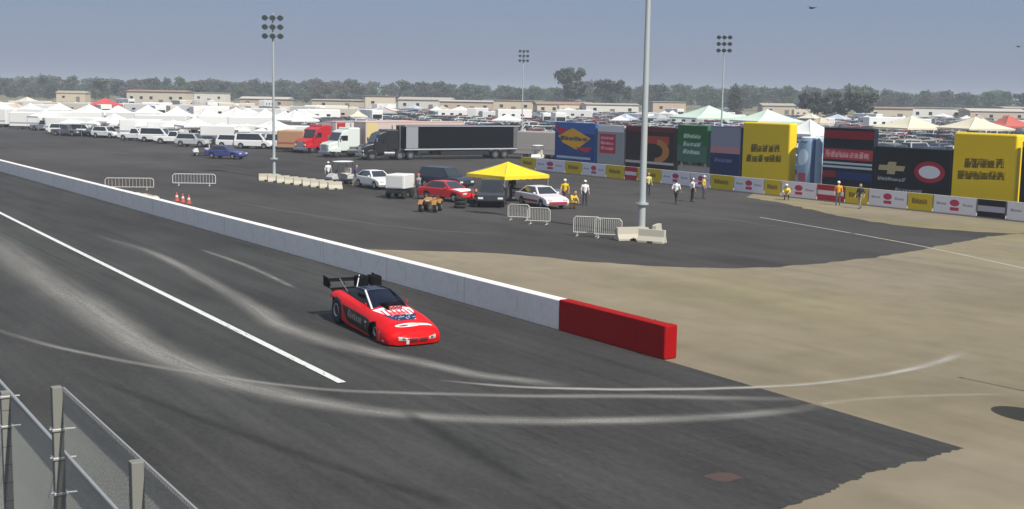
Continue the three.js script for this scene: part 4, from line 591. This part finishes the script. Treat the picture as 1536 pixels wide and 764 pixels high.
  const tyres = (label, p, n) => { const r = thing('tyre_stack', label, 'tyre stack', p, 0, undefined); for (let k = 0; k < n; k++) { const t = part(r, 'tyre', new THREE.TorusGeometry(.29, .13, 10, 22).rotateX(Math.PI / 2).translate((k % 2) * .03, .13 + k * .255, 0), tyreM); } };
  tyres('stack of four black tyres beside the dark pickup truck', G(752, 306), 4); tyres('stack of three black tyres near the orange quad bike', G(690, 312), 3);
  const chest = (label, p, t, m) => { const r = thing('tool_chest', label, 'tool chest', p, t); part(r, 'cabinet', rbox(1.1, .8, .55, .03, 0, .55, 0), m); for (let k = 0; k < 3; k++) part(r, 'drawer', rbox(1.0, .2, .02, .008, 0, .3 + k * .25, .28), M(.3, .3, .31, .4, .6)); for (const a of [-1, 1]) for (const b of [-1, 1]) part(r, 'caster', wheelGeo(.07, .05, 10), tyreM).position.set(a * .45, .07, b * .2); part(r, 'push_handle', bar(V3(.58, .8, -.2), V3(.58, .8, .2), .015), galv); };
  chest('black rolling tool chest under the yellow canopy', G(776, 302), .3, blackM); chest('red rolling tool chest beside the dark pickup truck', G(718, 304), -.2, M(.4, .02, .02, .4)); chest('blue rolling tool chest behind the white and red car', G(832, 303), .2, M(.03, .06, .2, .4));
  golfCart(thing('golf_cart', 'white golf cart beside the grey trailer near the blue billboard', 'golf cart', G(806, 243), FACE - .8), M(.75, .75, .72, .5), M(.8, .8, .77, .5));
  golfCart(thing('golf_cart', 'white golf cart rolling on the pit road before the paddock', 'golf cart', G(305, 234), -1.2), M(.72, .72, .72, .5), M(.4, .41, .43, .5));
  vehicle(thing('pit_car', 'blue car following the golf cart on the pit road', 'car', G(339, 238), 1.2), 'sedan', paint(.05, .06, .22));
  vehicle(thing('pit_truck', 'white pickup truck at the paddock road edge near the cream trailer', 'pickup truck', G(68, 196), 1.1), 'pickup', whiteM); vehicle(thing('pit_truck', 'dark pickup truck just ahead of the white pickup', 'pickup truck', G(102, 204), 1.1), 'pickup', paint(.12, .12, .15));
  vehicle(thing('pit_car', 'bright red car parked before the white trailers', 'car', G(217, 208), 1.2), 'sedan', paint(.6, .01, .02)); vehicle(thing('pit_car', 'silver car parked next to the bright red car', 'car', G(180, 202), 1.2), 'sedan', paint(.5, .55, .55)); vehicle(thing('pit_car', 'dark red car ahead of the white trailers', 'car', G(150, 200), 1.2), 'sedan', paint(.3, .03, .04));
  vehicle(thing('pit_car', 'silver car standing before the front row canopies', 'car', G(290, 220), 1.3), 'suv', paint(.5, .52, .53));
  // out of the picture on the right: a cart and a flag pole whose shadows fall into view
  golfCart(thing('golf_cart', 'red cart on the concrete apron whose shadow falls at the picture edge', 'golf cart', V3(14.15, 0, -28.7), .5), M(.5, .02, .02, .5), blackM);
  { const r = thing('flag_pole', 'thin flag pole on the concrete apron casting a narrow shadow', 'flag pole', V3(15.35, 0, -31.1)); part(r, 'pole', new THREE.CylinderGeometry(.03, .05, 4.3, 10).translate(0, 2.2, 0), blackM); part(r, 'base', new THREE.CylinderGeometry(.3, .34, .1, 20).translate(0, .05, 0), blackM); part(r, 'finial', new THREE.SphereGeometry(.06, 12, 8).translate(0, 4.38, 0), blackM); }
}

// ------------------------------------------------------------------ fence on the spectator side
{
  const post1 = atDepth(84, 580, 15.5), h1 = post1.y, base = V3(post1.x, 0, post1.z), dir = V3(.535, 0, .845), sp = 3.7, midH = h1 * .77, wood = M(.20, .20, .18, .9), wire = M(.45, .47, .44, .7), P = k => base.clone().addScaledVector(dir, k * sp);
  const fence = thing('trackside_fence', 'chain link fence on thick grey posts at the spectator side of the track', 'fence', base, Math.atan2(.535, .845));
  const heights = [midH + .05, midH + .05, h1, h1, h1 - .02, h1];
  for (let k = -2; k <= 3; k++) {
    const z = k * sp, H = heights[k + 2], p = part(fence, 'post', rbox(.13, H, .13, .012, 0, H / 2, z), wood); if (k < 0) for (let j = 1; j < 9; j++) part(p, 'band', rbox(.136, .014, .136, .004, 0, H - j * .29, z), M(.1, .095, .09, .9));
    for (const y of [midH - .03, midH + .35, midH - .5]) if (y < H) part(p, 'clamp', mg([rbox(.17, .04, .17, .01, 0, y, z), bar(V3(-.1, y, z), V3(.2, y + .01, z + .1), .015)]), galv);
    if (k < 3) {
      const H2 = k >= 0 ? h1 - .03 : midH, list = [], st = .055;
      for (const sg of [-1, 1]) for (let o = -H2; o < sp + H2; o += st) { // diagonals clipped to the panel
        let z0 = o, y0 = sg > 0 ? 0 : H2, z1 = o + H2, y1 = sg > 0 ? H2 : 0; if (z1 <= .02 || z0 >= sp - .02) continue;
        if (z0 < 0) { y0 += sg * (0 - z0); z0 = 0; } if (z1 > sp) { y1 -= sg * (z1 - sp); z1 = sp; } list.push(bar(V3(.075 + sg * .002, y0, z + z0), V3(.075 + sg * .002, y1, z + z1), .0011, .0011, 4));
      }
      tag(part(fence, 'chain_link_mesh', mg(list), wire), null, null, null, 'stuff');
      part(fence, 'mid_rail', bar(V3(.09, midH, z), V3(.09, midH, z + sp), .028), galv); if (k >= 0) part(fence, 'top_rail', bar(V3(.09, h1 - .03, z), V3(.09, h1 - .03, z + sp), .014), galv);
    }
  }
}

// ------------------------------------------------------------------ trees and far buildings
function leafGeo(clumps, n, size, seed) {
  const R = mulberry(seed), pos = [], col = [], q = new THREE.Quaternion(), tot = clumps.reduce((a, c) => a + c[3] * c[3], 0);
  for (const [cx, cy, cz, cr, fl = .8] of clumps) {
    const m = Math.round(n * cr * cr / tot), tone = .7 + R() * .6;
    for (let i = 0; i < m; i++) {
      const a = R() * 6.2832, u = R() * 2 - 1, r = cr * Math.pow(R(), .45) * (.85 + .3 * R()), s = Math.sqrt(1 - u * u), x = cx + Math.cos(a) * s * r, y = cy + u * r * fl, z = cz + Math.sin(a) * s * r;
      q.setFromEuler(new THREE.Euler(R() * 6.3, R() * 6.3, R() * 6.3)); const L = size * (.6 + R() * .8), t = tone * (.75 + R() * .5);
      const c = [[-.5, -.28], [.5, -.28], [.5, .28], [-.5, .28]].map(p => V3(p[0] * L, p[1] * L, 0).applyQuaternion(q).add(V3(x, y, z)));
      for (const k of [0, 1, 2, 0, 2, 3]) { pos.push(c[k].x, c[k].y, c[k].z); col.push(t, t, t * .9); }
    }
  }
  const g = new THREE.BufferGeometry(); g.setAttribute('position', new THREE.Float32BufferAttribute(pos, 3)); g.setAttribute('color', new THREE.Float32BufferAttribute(col, 3)); g.computeVertexNormals(); return g;
}
const leafM = (() => { const m = new THREE.MeshStandardMaterial({ vertexColors: true, roughness: .85, side: THREE.DoubleSide }); m.color.setRGB(.080, .092, .058); return m; })();
const bark = M(.10, .08, .06, .95);
function tree(label, x, z, H, w, kind, seed, name = 'broadleaf_tree') {
  const R = mulberry(seed), r = thing(name, label, 'tree', V3(x, 0, z)), cl = [], limbs = [];
  if (kind === 'column') { for (let k = 0; k < 22; k++) { const t = k / 21; cl.push([(R() - .5) * w * .2, H * (.08 + .9 * t), (R() - .5) * w * .2, w * .5 * Math.sin(Math.PI * Math.min(1, .18 + t * .82)) + .25, 1.5]); } }
  else {
    const n = 26; for (let k = 0; k < n; k++) { const a = R() * 6.2832, t = Math.pow(R(), .6), y = H * (.36 + .58 * R()), rad = w * .5 * t * Math.sqrt(Math.max(.1, 1 - Math.pow((y / H - .62) / .42, 2))); cl.push([Math.cos(a) * rad, y, Math.sin(a) * rad, w * (.09 + .09 * R())]); }
    for (let k = 0; k < 8; k++) { const c = cl[k * 3]; limbs.push(part(r, 'limb', bar(V3(0, H * (.22 + .2 * R()), 0), V3(c[0], c[1], c[2]), H * .012, H * .004, 6), bark)); }
  }
  part(r, 'trunk', bar(V3(0, 0, 0), V3(w * .02, H * .7, 0), H * .028, H * .01, 10), bark); part(r, 'crown', leafGeo(cl, kind === 'column' ? 2600 : 3600, w * .05 + .15, seed + 9), leafM);
}
{
  const put = (u, z) => { const p = atDepth(u, 150, z); return [p.x, p.z]; };
  tree('tall round headed tree standing above the far tree line', ...put(858, 560), 19.5, 15, 'round', 501); tree('broad lower tree beside the tall round headed one', ...put(918, 560), 14.2, 15, 'round', 502);
  tree('dark narrow cypress rising between the pale green tents', ...put(1103, 430), 12.6, 5.6, 'column', 503, 'cypress_tree');
  tree('bushy tree in the clump behind the white pointed tent, thickest of the three', ...put(1222, 400), 9.6, 10, 'round', 504); tree('bushy tree in the middle of the clump behind the white pointed tent', ...put(1258, 390), 9.9, 10, 'round', 505); tree('bushy tree at the edge of the clump nearest the cream tents', ...put(1292, 385), 9.4, 9, 'round', 506);
  // the far wood: one mass along the horizon
  for (let vr = 0; vr < 3; vr++) {
    const R = mulberry(909 + vr * 31), cl = [], tall = [1, 1.25, .8][vr]; for (let k = 0; k < 16; k++) { const a = R() * 6.28, y = .22 + R() * .64, t = Math.sqrt(R()) * (vr === 1 ? 1 - y * .7 : 1); cl.push([Math.cos(a) * t * .46, y, Math.sin(a) * t * .46, .08 + R() * .12]); }
    const g = leafGeo(cl, 900, .055, 911 + vr), N = 230, im = new THREE.InstancedMesh(g, leafM, N), mx = new THREE.Matrix4(), qq = new THREE.Quaternion(); im.name = ['far_wood', 'far_tall_wood', 'far_scrub'][vr];
    for (let k = 0; k < N; k++) { const z = 640 + R() * 420, x = (R() - .5) * z * 1.05, hh = (7.5 + 6 * fbm(x / 60 + 50, z / 200, 3, 931) + R() * 2.5 + (z - 640) * .004) * tall, w = hh / tall * (.8 + R() * .9); mx.compose(V3(x, -.3, -z), qq.setFromAxisAngle(V3(0, 1, 0), R() * 6.28), V3(w, hh, w)); im.setMatrixAt(k, mx); im.setColorAt(k, new THREE.Color().setRGB(.7 + R() * .6, .7 + R() * .6, .7 + R() * .5)); }
    scene.add(im); tag(im, ['hazy belt of dark green trees along the horizon', 'taller trees standing in the hazy belt on the horizon', 'low scrub at the foot of the hazy tree belt'][vr], 'trees', null, 'stuff');
  }

  const roofs = [[.36, .22, .16], [.42, .37, .30], [.55, .50, .43], [.46, .40, .32]], walls = [[.60, .50, .36], [.66, .58, .44], [.72, .69, .62], [.56, .44, .32]];
  const lab = ['tan', 'sand coloured', 'off white', 'brown'];
  const list = [[110, 620, 14, 6], [240, 540, 26, 7.4], [318, 640, 16, 6.2], [400, 520, 20, 5.2], [507, 520, 20, 4.6], [570, 500, 12, 6.6], [640, 520, 22, 6.2], [700, 480, 20, 5.4], [770, 500, 24, 5.6], [845, 480, 22, 5.4], [915, 470, 20, 5.2], [1000, 520, 14, 6], [1165, 540, 14, 6], [1330, 470, 18, 5.6], [1400, 480, 20, 5.6], [1490, 470, 22, 5.6], [1536, 500, 20, 6.4]];
  list.forEach(([u, z, w, h], i) => {
    const p = atDepth(u, 150, z), c = i % 4, ry = (rnd() - .5) * .3, r = thing('far_building', `low ${lab[c]} building below the far trees`, 'building', V3(p.x, 0, p.z), ry, `low ${lab[c]} buildings below the trees`), D = 10, eave = h * (.74 + .16 * (i % 3) / 2);
    h *= .9; part(r, 'wall', box(w, eave, D, 0, eave / 2, 0), M(...walls[c], .85));
    const sh = new THREE.Shape([[-D / 2 - .4, eave], [0, h], [D / 2 + .4, eave], [D / 2 + .4, eave - .15], [-D / 2 - .4, eave - .15]].map(q => new THREE.Vector2(...q))); part(r, 'roof', new THREE.ExtrudeGeometry(sh, { depth: w + .8, bevelEnabled: false }).translate(0, .01, -(w + .8) / 2).rotateY(Math.PI / 2), M(...roofs[(i * 7 + 1) % 4], .8));
    const nw = Math.max(2, Math.floor(w / (4 + 3 * rnd()))); for (let k = 0; k < nw; k++) { const x = -w / 2 + (k + .5) * w / nw; if (k === Math.floor(nw / 2)) part(r, 'door', box(1.8, 2.6, .08, x, 1.3, D / 2 + .03), M(.2, .16, .13, .7)); else { const wn = part(r, 'window', box(1.3, 1.2, .06, x, eave * .55, D / 2 + .02), glass); part(wn, 'frame', mg([box(1.5, .1, .1, x, eave * .55 + .65, D / 2 + .03), box(1.5, .1, .1, x, eave * .55 - .65, D / 2 + .03)]), M(.7, .68, .62, .7)); } }
  });
}

// ------------------------------------------------------------------ birds
function bird(label, pos, turn, span) {
  const r = thing('bird', label, 'bird', pos, turn, 'birds in the sky'), m = M(.045, .045, .05, .8), b = span;
  part(r, 'body', (() => { const g = new THREE.LatheGeometry([[.001, -.26], [.022, -.2], [.05, -.05], [.058, .05], [.04, .15], [.03, .2], [.034, .24], [.02, .28], [.001, .33]].map(p => new THREE.Vector2(p[0] * b, p[1] * b)), 14); return g.rotateX(Math.PI / 2); })(), m);
  for (const s of [-1, 1]) part(r, 'wing', grid(12, 5, (u, v) => { const sp = u * .5 * b, sw = u < .45 ? u * .16 : .072 - (u - .45) * .5, ch = b * .17 * (1 - Math.pow(u, 2.2) * .82); return V3(s * (sp + .02 * b), b * (.10 * Math.sin(u * 2.4) * .7), b * sw + (v - .5) * ch); }), m);
  part(r, 'tail', grid(6, 3, (u, v) => V3((u - .5) * b * .1 * (1 + v), 0, -b * (.2 + .14 * v))), m); part(r, 'beak', new THREE.ConeGeometry(.012 * b, .05 * b, 8).rotateX(Math.PI / 2).translate(0, -.005 * b, .345 * b), M(.3, .2, .06, .6));
}
bird('dark bird gliding high above the billboards', atDepth(1218, 12, 92), .45, 1.25); bird('small dark bird low in the sky near the picture edge', atDepth(1528, 70, 110), .2, 1.0);

// ------------------------------------------------------------------ people
function netSurface(field, min, max, cell) {                            // surface nets over a distance field
  const n = [0, 1, 2].map(i => Math.ceil((max[i] - min[i]) / cell) + 1), F = new Float32Array(n[0] * n[1] * n[2]), id = (x, y, z) => (z * n[1] + y) * n[0] + x;
  for (let z = 0; z < n[2]; z++) for (let y = 0; y < n[1]; y++) for (let x = 0; x < n[0]; x++) F[id(x, y, z)] = field(min[0] + x * cell, min[1] + y * cell, min[2] + z * cell);
  const vert = new Int32Array(F.length).fill(-1), pos = [], idx = [];
  for (let z = 0; z < n[2] - 1; z++) for (let y = 0; y < n[1] - 1; y++) for (let x = 0; x < n[0] - 1; x++) {
    let cx = 0, cy = 0, cz = 0, c = 0; const f = (a, b, d) => F[id(x + a, y + b, z + d)];
    const ed = (a, b) => { const p = f(...a), q = f(...b); if ((p < 0) !== (q < 0)) { const t = p / (p - q); cx += a[0] + (b[0] - a[0]) * t; cy += a[1] + (b[1] - a[1]) * t; cz += a[2] + (b[2] - a[2]) * t; c++; } };
    const s0 = f(0, 0, 0) < 0; if (s0 === f(1, 0, 0) < 0 && s0 === f(0, 1, 0) < 0 && s0 === f(0, 0, 1) < 0 && s0 === f(1, 1, 0) < 0 && s0 === f(1, 0, 1) < 0 && s0 === f(0, 1, 1) < 0 && s0 === f(1, 1, 1) < 0) continue;
    for (const a of [0, 1]) for (const b of [0, 1]) { ed([0, a, b], [1, a, b]); ed([a, 0, b], [a, 1, b]); ed([a, b, 0], [a, b, 1]); }
    vert[id(x, y, z)] = pos.length / 3; pos.push(min[0] + (x + cx / c) * cell, min[1] + (y + cy / c) * cell, min[2] + (z + cz / c) * cell);
  }
  const fq = (a, b, c, d, flip) => { if (Math.min(a, b, c, d) < 0) return; flip ? idx.push(a, c, b, a, d, c) : idx.push(a, b, c, a, c, d); };
  for (let z = 1; z < n[2] - 1; z++) for (let y = 1; y < n[1] - 1; y++) for (let x = 1; x < n[0] - 1; x++) {
    const s = F[id(x, y, z)] < 0; if (s !== F[id(x + 1, y, z)] < 0) fq(vert[id(x, y - 1, z - 1)], vert[id(x, y, z - 1)], vert[id(x, y, z)], vert[id(x, y - 1, z)], !s);
    if (s !== F[id(x, y + 1, z)] < 0) fq(vert[id(x - 1, y, z - 1)], vert[id(x - 1, y, z)], vert[id(x, y, z)], vert[id(x, y, z - 1)], !s); if (s !== F[id(x, y, z + 1)] < 0) fq(vert[id(x - 1, y - 1, z)], vert[id(x, y - 1, z)], vert[id(x, y, z)], vert[id(x - 1, y, z)], !s);
  }
  const g = new THREE.BufferGeometry(); g.setAttribute('position', new THREE.Float32BufferAttribute(pos, 3)); g.setIndex(idx); g.computeVertexNormals(); return g;
}
function capsD(px, py, pz, b) { const [a, c, ra, rb] = b, dx = c[0] - a[0], dy = c[1] - a[1], dz = c[2] - a[2], t = Math.max(0, Math.min(1, ((px - a[0]) * dx + (py - a[1]) * dy + (pz - a[2]) * dz) / (dx * dx + dy * dy + dz * dz + 1e-9))); return Math.hypot(px - a[0] - dx * t, py - a[1] - dy * t, pz - a[2] - dz * t) - ra - (rb - ra) * t; }
const SKIN = 0, SHIRT = 1, PANTS = 2, SHOE = 3, HAIR = 4;
function poseBones(pose) {
  const crouch = pose === 'crouch', walk = pose === 'walk', B = [];
  const hip = crouch ? [0, .42, -.12] : [0, .95, 0], chest = crouch ? [0, .80, .16] : [0, 1.33, .01], neck = crouch ? [0, .96, .27] : [0, 1.49, .01], head = crouch ? [0, 1.10, .35] : [0, 1.64, .03];
  B.push([[hip[0] - .07, hip[1], hip[2]], [hip[0] + .07, hip[1], hip[2]], .125, .125, PANTS], [hip, chest, .135, .16, SHIRT], [[-.1, chest[1], chest[2]], [.1, chest[1], chest[2]], .125, .125, SHIRT], [chest, neck, .09, .06, SHIRT], [neck, head, .055, .06, SKIN]);
  B.push([[head[0], head[1] - .03, head[2] + .01], [head[0], head[1] + .05, head[2] - .01], .085, .10, SKIN], [[head[0], head[1] + .07, head[2] - .03], [head[0], head[1] + .02, head[2] - .06], .095, .085, HAIR], [[head[0], head[1] + .005, head[2] + .09], [head[0], head[1] - .02, head[2] + .115], .012, .018, SKIN]);
  for (const s of [-1, 1]) {
    B.push([[s * .10, head[1] + .01, head[2]], [s * .105, head[1] - .02, head[2]], .018, .014, SKIN]);
    const k = walk ? s : 0, sh = [s * .2, chest[1] + .08, chest[2]], el = crouch ? [s * .26, .62, .34] : pose === 'point' && s > 0 ? [s * .34, 1.28, .2] : [s * .27, 1.12, -.02 - .1 * k], wr = crouch ? [s * .14, .48, .56] : pose === 'point' && s > 0 ? [s * .36, 1.36, .44] : [s * .28, .88, .10 - .12 * k];
    B.push([sh, el, .062, .05, SHIRT], [el, wr, .042, .03, SKIN]); const d = V3(wr[0] - el[0], wr[1] - el[1], wr[2] - el[2]).normalize(), pm = [wr[0] + d.x * .09, wr[1] + d.y * .09, wr[2] + d.z * .09]; B.push([wr, pm, .034, .036, SKIN]);
    const side = V3(0, 0, 1).cross(d).cross(d).normalize(); if (side.length() < .1) side.set(1, 0, 0);
    for (let f = 0; f < 4; f++) { const o = (f - 1.5) * .021, L = [.07, .08, .075, .058][f], a = [pm[0] + side.x * o, pm[1] + side.y * o, pm[2] + side.z * o]; B.push([a, [a[0] + d.x * L - s * .015, a[1] + d.y * L, a[2] + d.z * L], .010, .008, SKIN, 1]); }
    B.push([[wr[0] + side.x * .03, wr[1] + side.y * .03 + d.y * .03, wr[2] + side.z * .03], [wr[0] + side.x * .065 + d.x * .07, wr[1] + side.y * .065 + d.y * .07, wr[2] + side.z * .065 + d.z * .07], .012, .009, SKIN, 1]);
    const hj = [s * .09, hip[1] - .03, hip[2]], kn = crouch ? [s * .17, .44, .26] : [s * .11, .50, .04 + .12 * k], an = crouch ? [s * .14, .1, -.02] : [s * .12, .09, -.02 + .24 * k - (k < 0 ? .04 : 0)];
    B.push([hj, kn, .09, .062, PANTS], [kn, an, .06, .042, PANTS], [[an[0], .05, an[2] - .04], [an[0] + s * .02, .038, an[2] + .17], .045, .036, SHOE]);
  }
  return { B, head };
}
const bodyCache = {};
function personGeo(pose) {
  if (bodyCache[pose]) return bodyCache[pose];
  const { B, head } = poseBones(pose), big = B.filter(b => !b[5]), fine = B.filter(b => b[5]);
  const g = netSurface((x, y, z) => { let d = 9; for (const b of big) { const e = capsD(x, y, z, b), k = .03, h = Math.max(0, Math.min(1, .5 + .5 * (e - d) / k)); d = e + (d - e) * h - k * h * (1 - h); } return d; }, [-.5, -.03, -.45], [.5, 1.85, .75], .016);
  const parts = [g.toNonIndexed(), ...fine.map(b => { const q = bar(V3(...b[0]), V3(...b[1]), b[2], b[3], 6); return clean(q); })]; parts.forEach(p => { for (const k of Object.keys(p.attributes)) if (k !== 'position' && k !== 'normal') p.deleteAttribute(k); });
  const m = mergeGeometries(parts), P = m.attributes.position, reg = []; for (let i = 0; i < P.count; i += 3) { let best = 9, r = 0; const x = (P.getX(i) + P.getX(i + 1) + P.getX(i + 2)) / 3, y = (P.getY(i) + P.getY(i + 1) + P.getY(i + 2)) / 3, z = (P.getZ(i) + P.getZ(i + 1) + P.getZ(i + 2)) / 3; for (const b of B) { const d = capsD(x, y, z, b); if (d < best) { best = d; r = b[4]; } } reg.push(r); }
  return bodyCache[pose] = { m, reg, head };
}
function person(label, pos, turn, pose, shirt, pants, hair, cap) {
  const { m, reg, head } = personGeo(pose), r = thing('person', label, 'person', pos, turn, undefined), g = m.clone(), c = [[.46, .27, .19], shirt, pants, [.05, .05, .05], hair], col = []; for (const k of reg) for (let j = 0; j < 3; j++) col.push(...c[k]);
  g.setAttribute('color', new THREE.Float32BufferAttribute(col, 3)); part(r, 'body', g, personM);
  if (cap) { part(r, 'cap', mg([new THREE.SphereGeometry(.118, 16, 8, 0, 6.2832, 0, 1.5).translate(head[0], head[1] + .045, head[2] - .01), new THREE.CylinderGeometry(.1, .1, .012, 16).scale(.85, 1, 1).translate(head[0], head[1] + .055, head[2] + .1)]), M(...cap, .8)); }
  for (const s of [-1, 1]) part(r, 'eye', new THREE.SphereGeometry(.011, 8, 6).translate(s * .035, head[1] + .01, head[2] + .098), M(.03, .025, .02, .3)); part(r, 'mouth', box(.045, .008, .01, 0, head[1] - .06, head[2] + .092), M(.25, .09, .08, .6));
}
const personM = new THREE.MeshStandardMaterial({ vertexColors: true, roughness: .85, side: THREE.DoubleSide });
{
  const W = [.80, .79, .80], Y = [.75, .50, .02], O = [.78, .36, .02], D = [.03, .03, .045], hb = [.04, .03, .02];
  person('person in a white shirt and dark trousers standing alone beside the yellow worker', G(877, 308), .2, 'stand', W, D, hb, [.75, .75, .75]);
  person('crouching person in a yellow shirt beside the white and red car', G(858, 313), .6, 'crouch', Y, [.6, .42, .03], hb, null);
  person('person in a yellow shirt standing behind the crouching one', G(847, 306), -.2, 'walk', Y, [.12, .07, .05], hb, [.8, .78, .7]);
  person('person in a white shirt walking toward the banner barriers, next to another in white', G(1014, 306), 2.6, 'walk', W, D, hb, null); person('person in a white shirt pointing, between a white shirt and a yellow shirt', G(1038, 303), 1.9, 'point', W, D, hb, [.7, .7, .7]);
  person('person in a yellow shirt and pale cap beside the two in white shirts', G(1055, 298), 1.2, 'stand', [.66, .45, .06], [.05, .05, .09], hb, [.75, .74, .75]);
  person('person in an orange shirt standing before the red striped barrier', G(1257, 308), -.4, 'stand', O, [.10, .11, .10], hb, [.82, .8, .78]);
  person('crouching person in a yellow shirt before the white banner barriers', G(1180, 300), -.3, 'crouch', [.8, .62, .04], [.12, .11, .08], hb, [.8, .8, .8]);
  person('person in black clothes standing under the yellow canopy', G(768, 300), .4, 'stand', [.03, .03, .035], D, hb, [.02, .02, .02]); person('person in a red shirt bending low beside the dark pickup truck', G(708, 310), .9, 'crouch', [.4, .03, .03], D, hb, null);
  person('person in a grey shirt pointing beside the white utility cart', G(628, 296), -.8, 'point', [.3, .31, .33], [.08, .09, .14], hb, [.6, .1, .1]); person('person in a dark blue shirt walking between the golf cart and the low white car', G(534, 280), 1.4, 'walk', [.04, .06, .16], [.3, .27, .2], hb, null);
  person('person in a white shirt standing next to the white golf cart by the blocks', G(492, 274), .5, 'stand', W, [.05, .06, .1], hb, [.7, .7, .7]); person('person in a black shirt walking in front of the navy billboard', G(1290, 313), -.9, 'walk', [.03, .03, .03], [.25, .22, .18], hb, null);
  person('person in a dull yellow shirt standing behind the tall grey pole', G(972, 293), .3, 'stand', [.62, .55, .22], D, hb, null);
}
renderer.render(scene, camera);
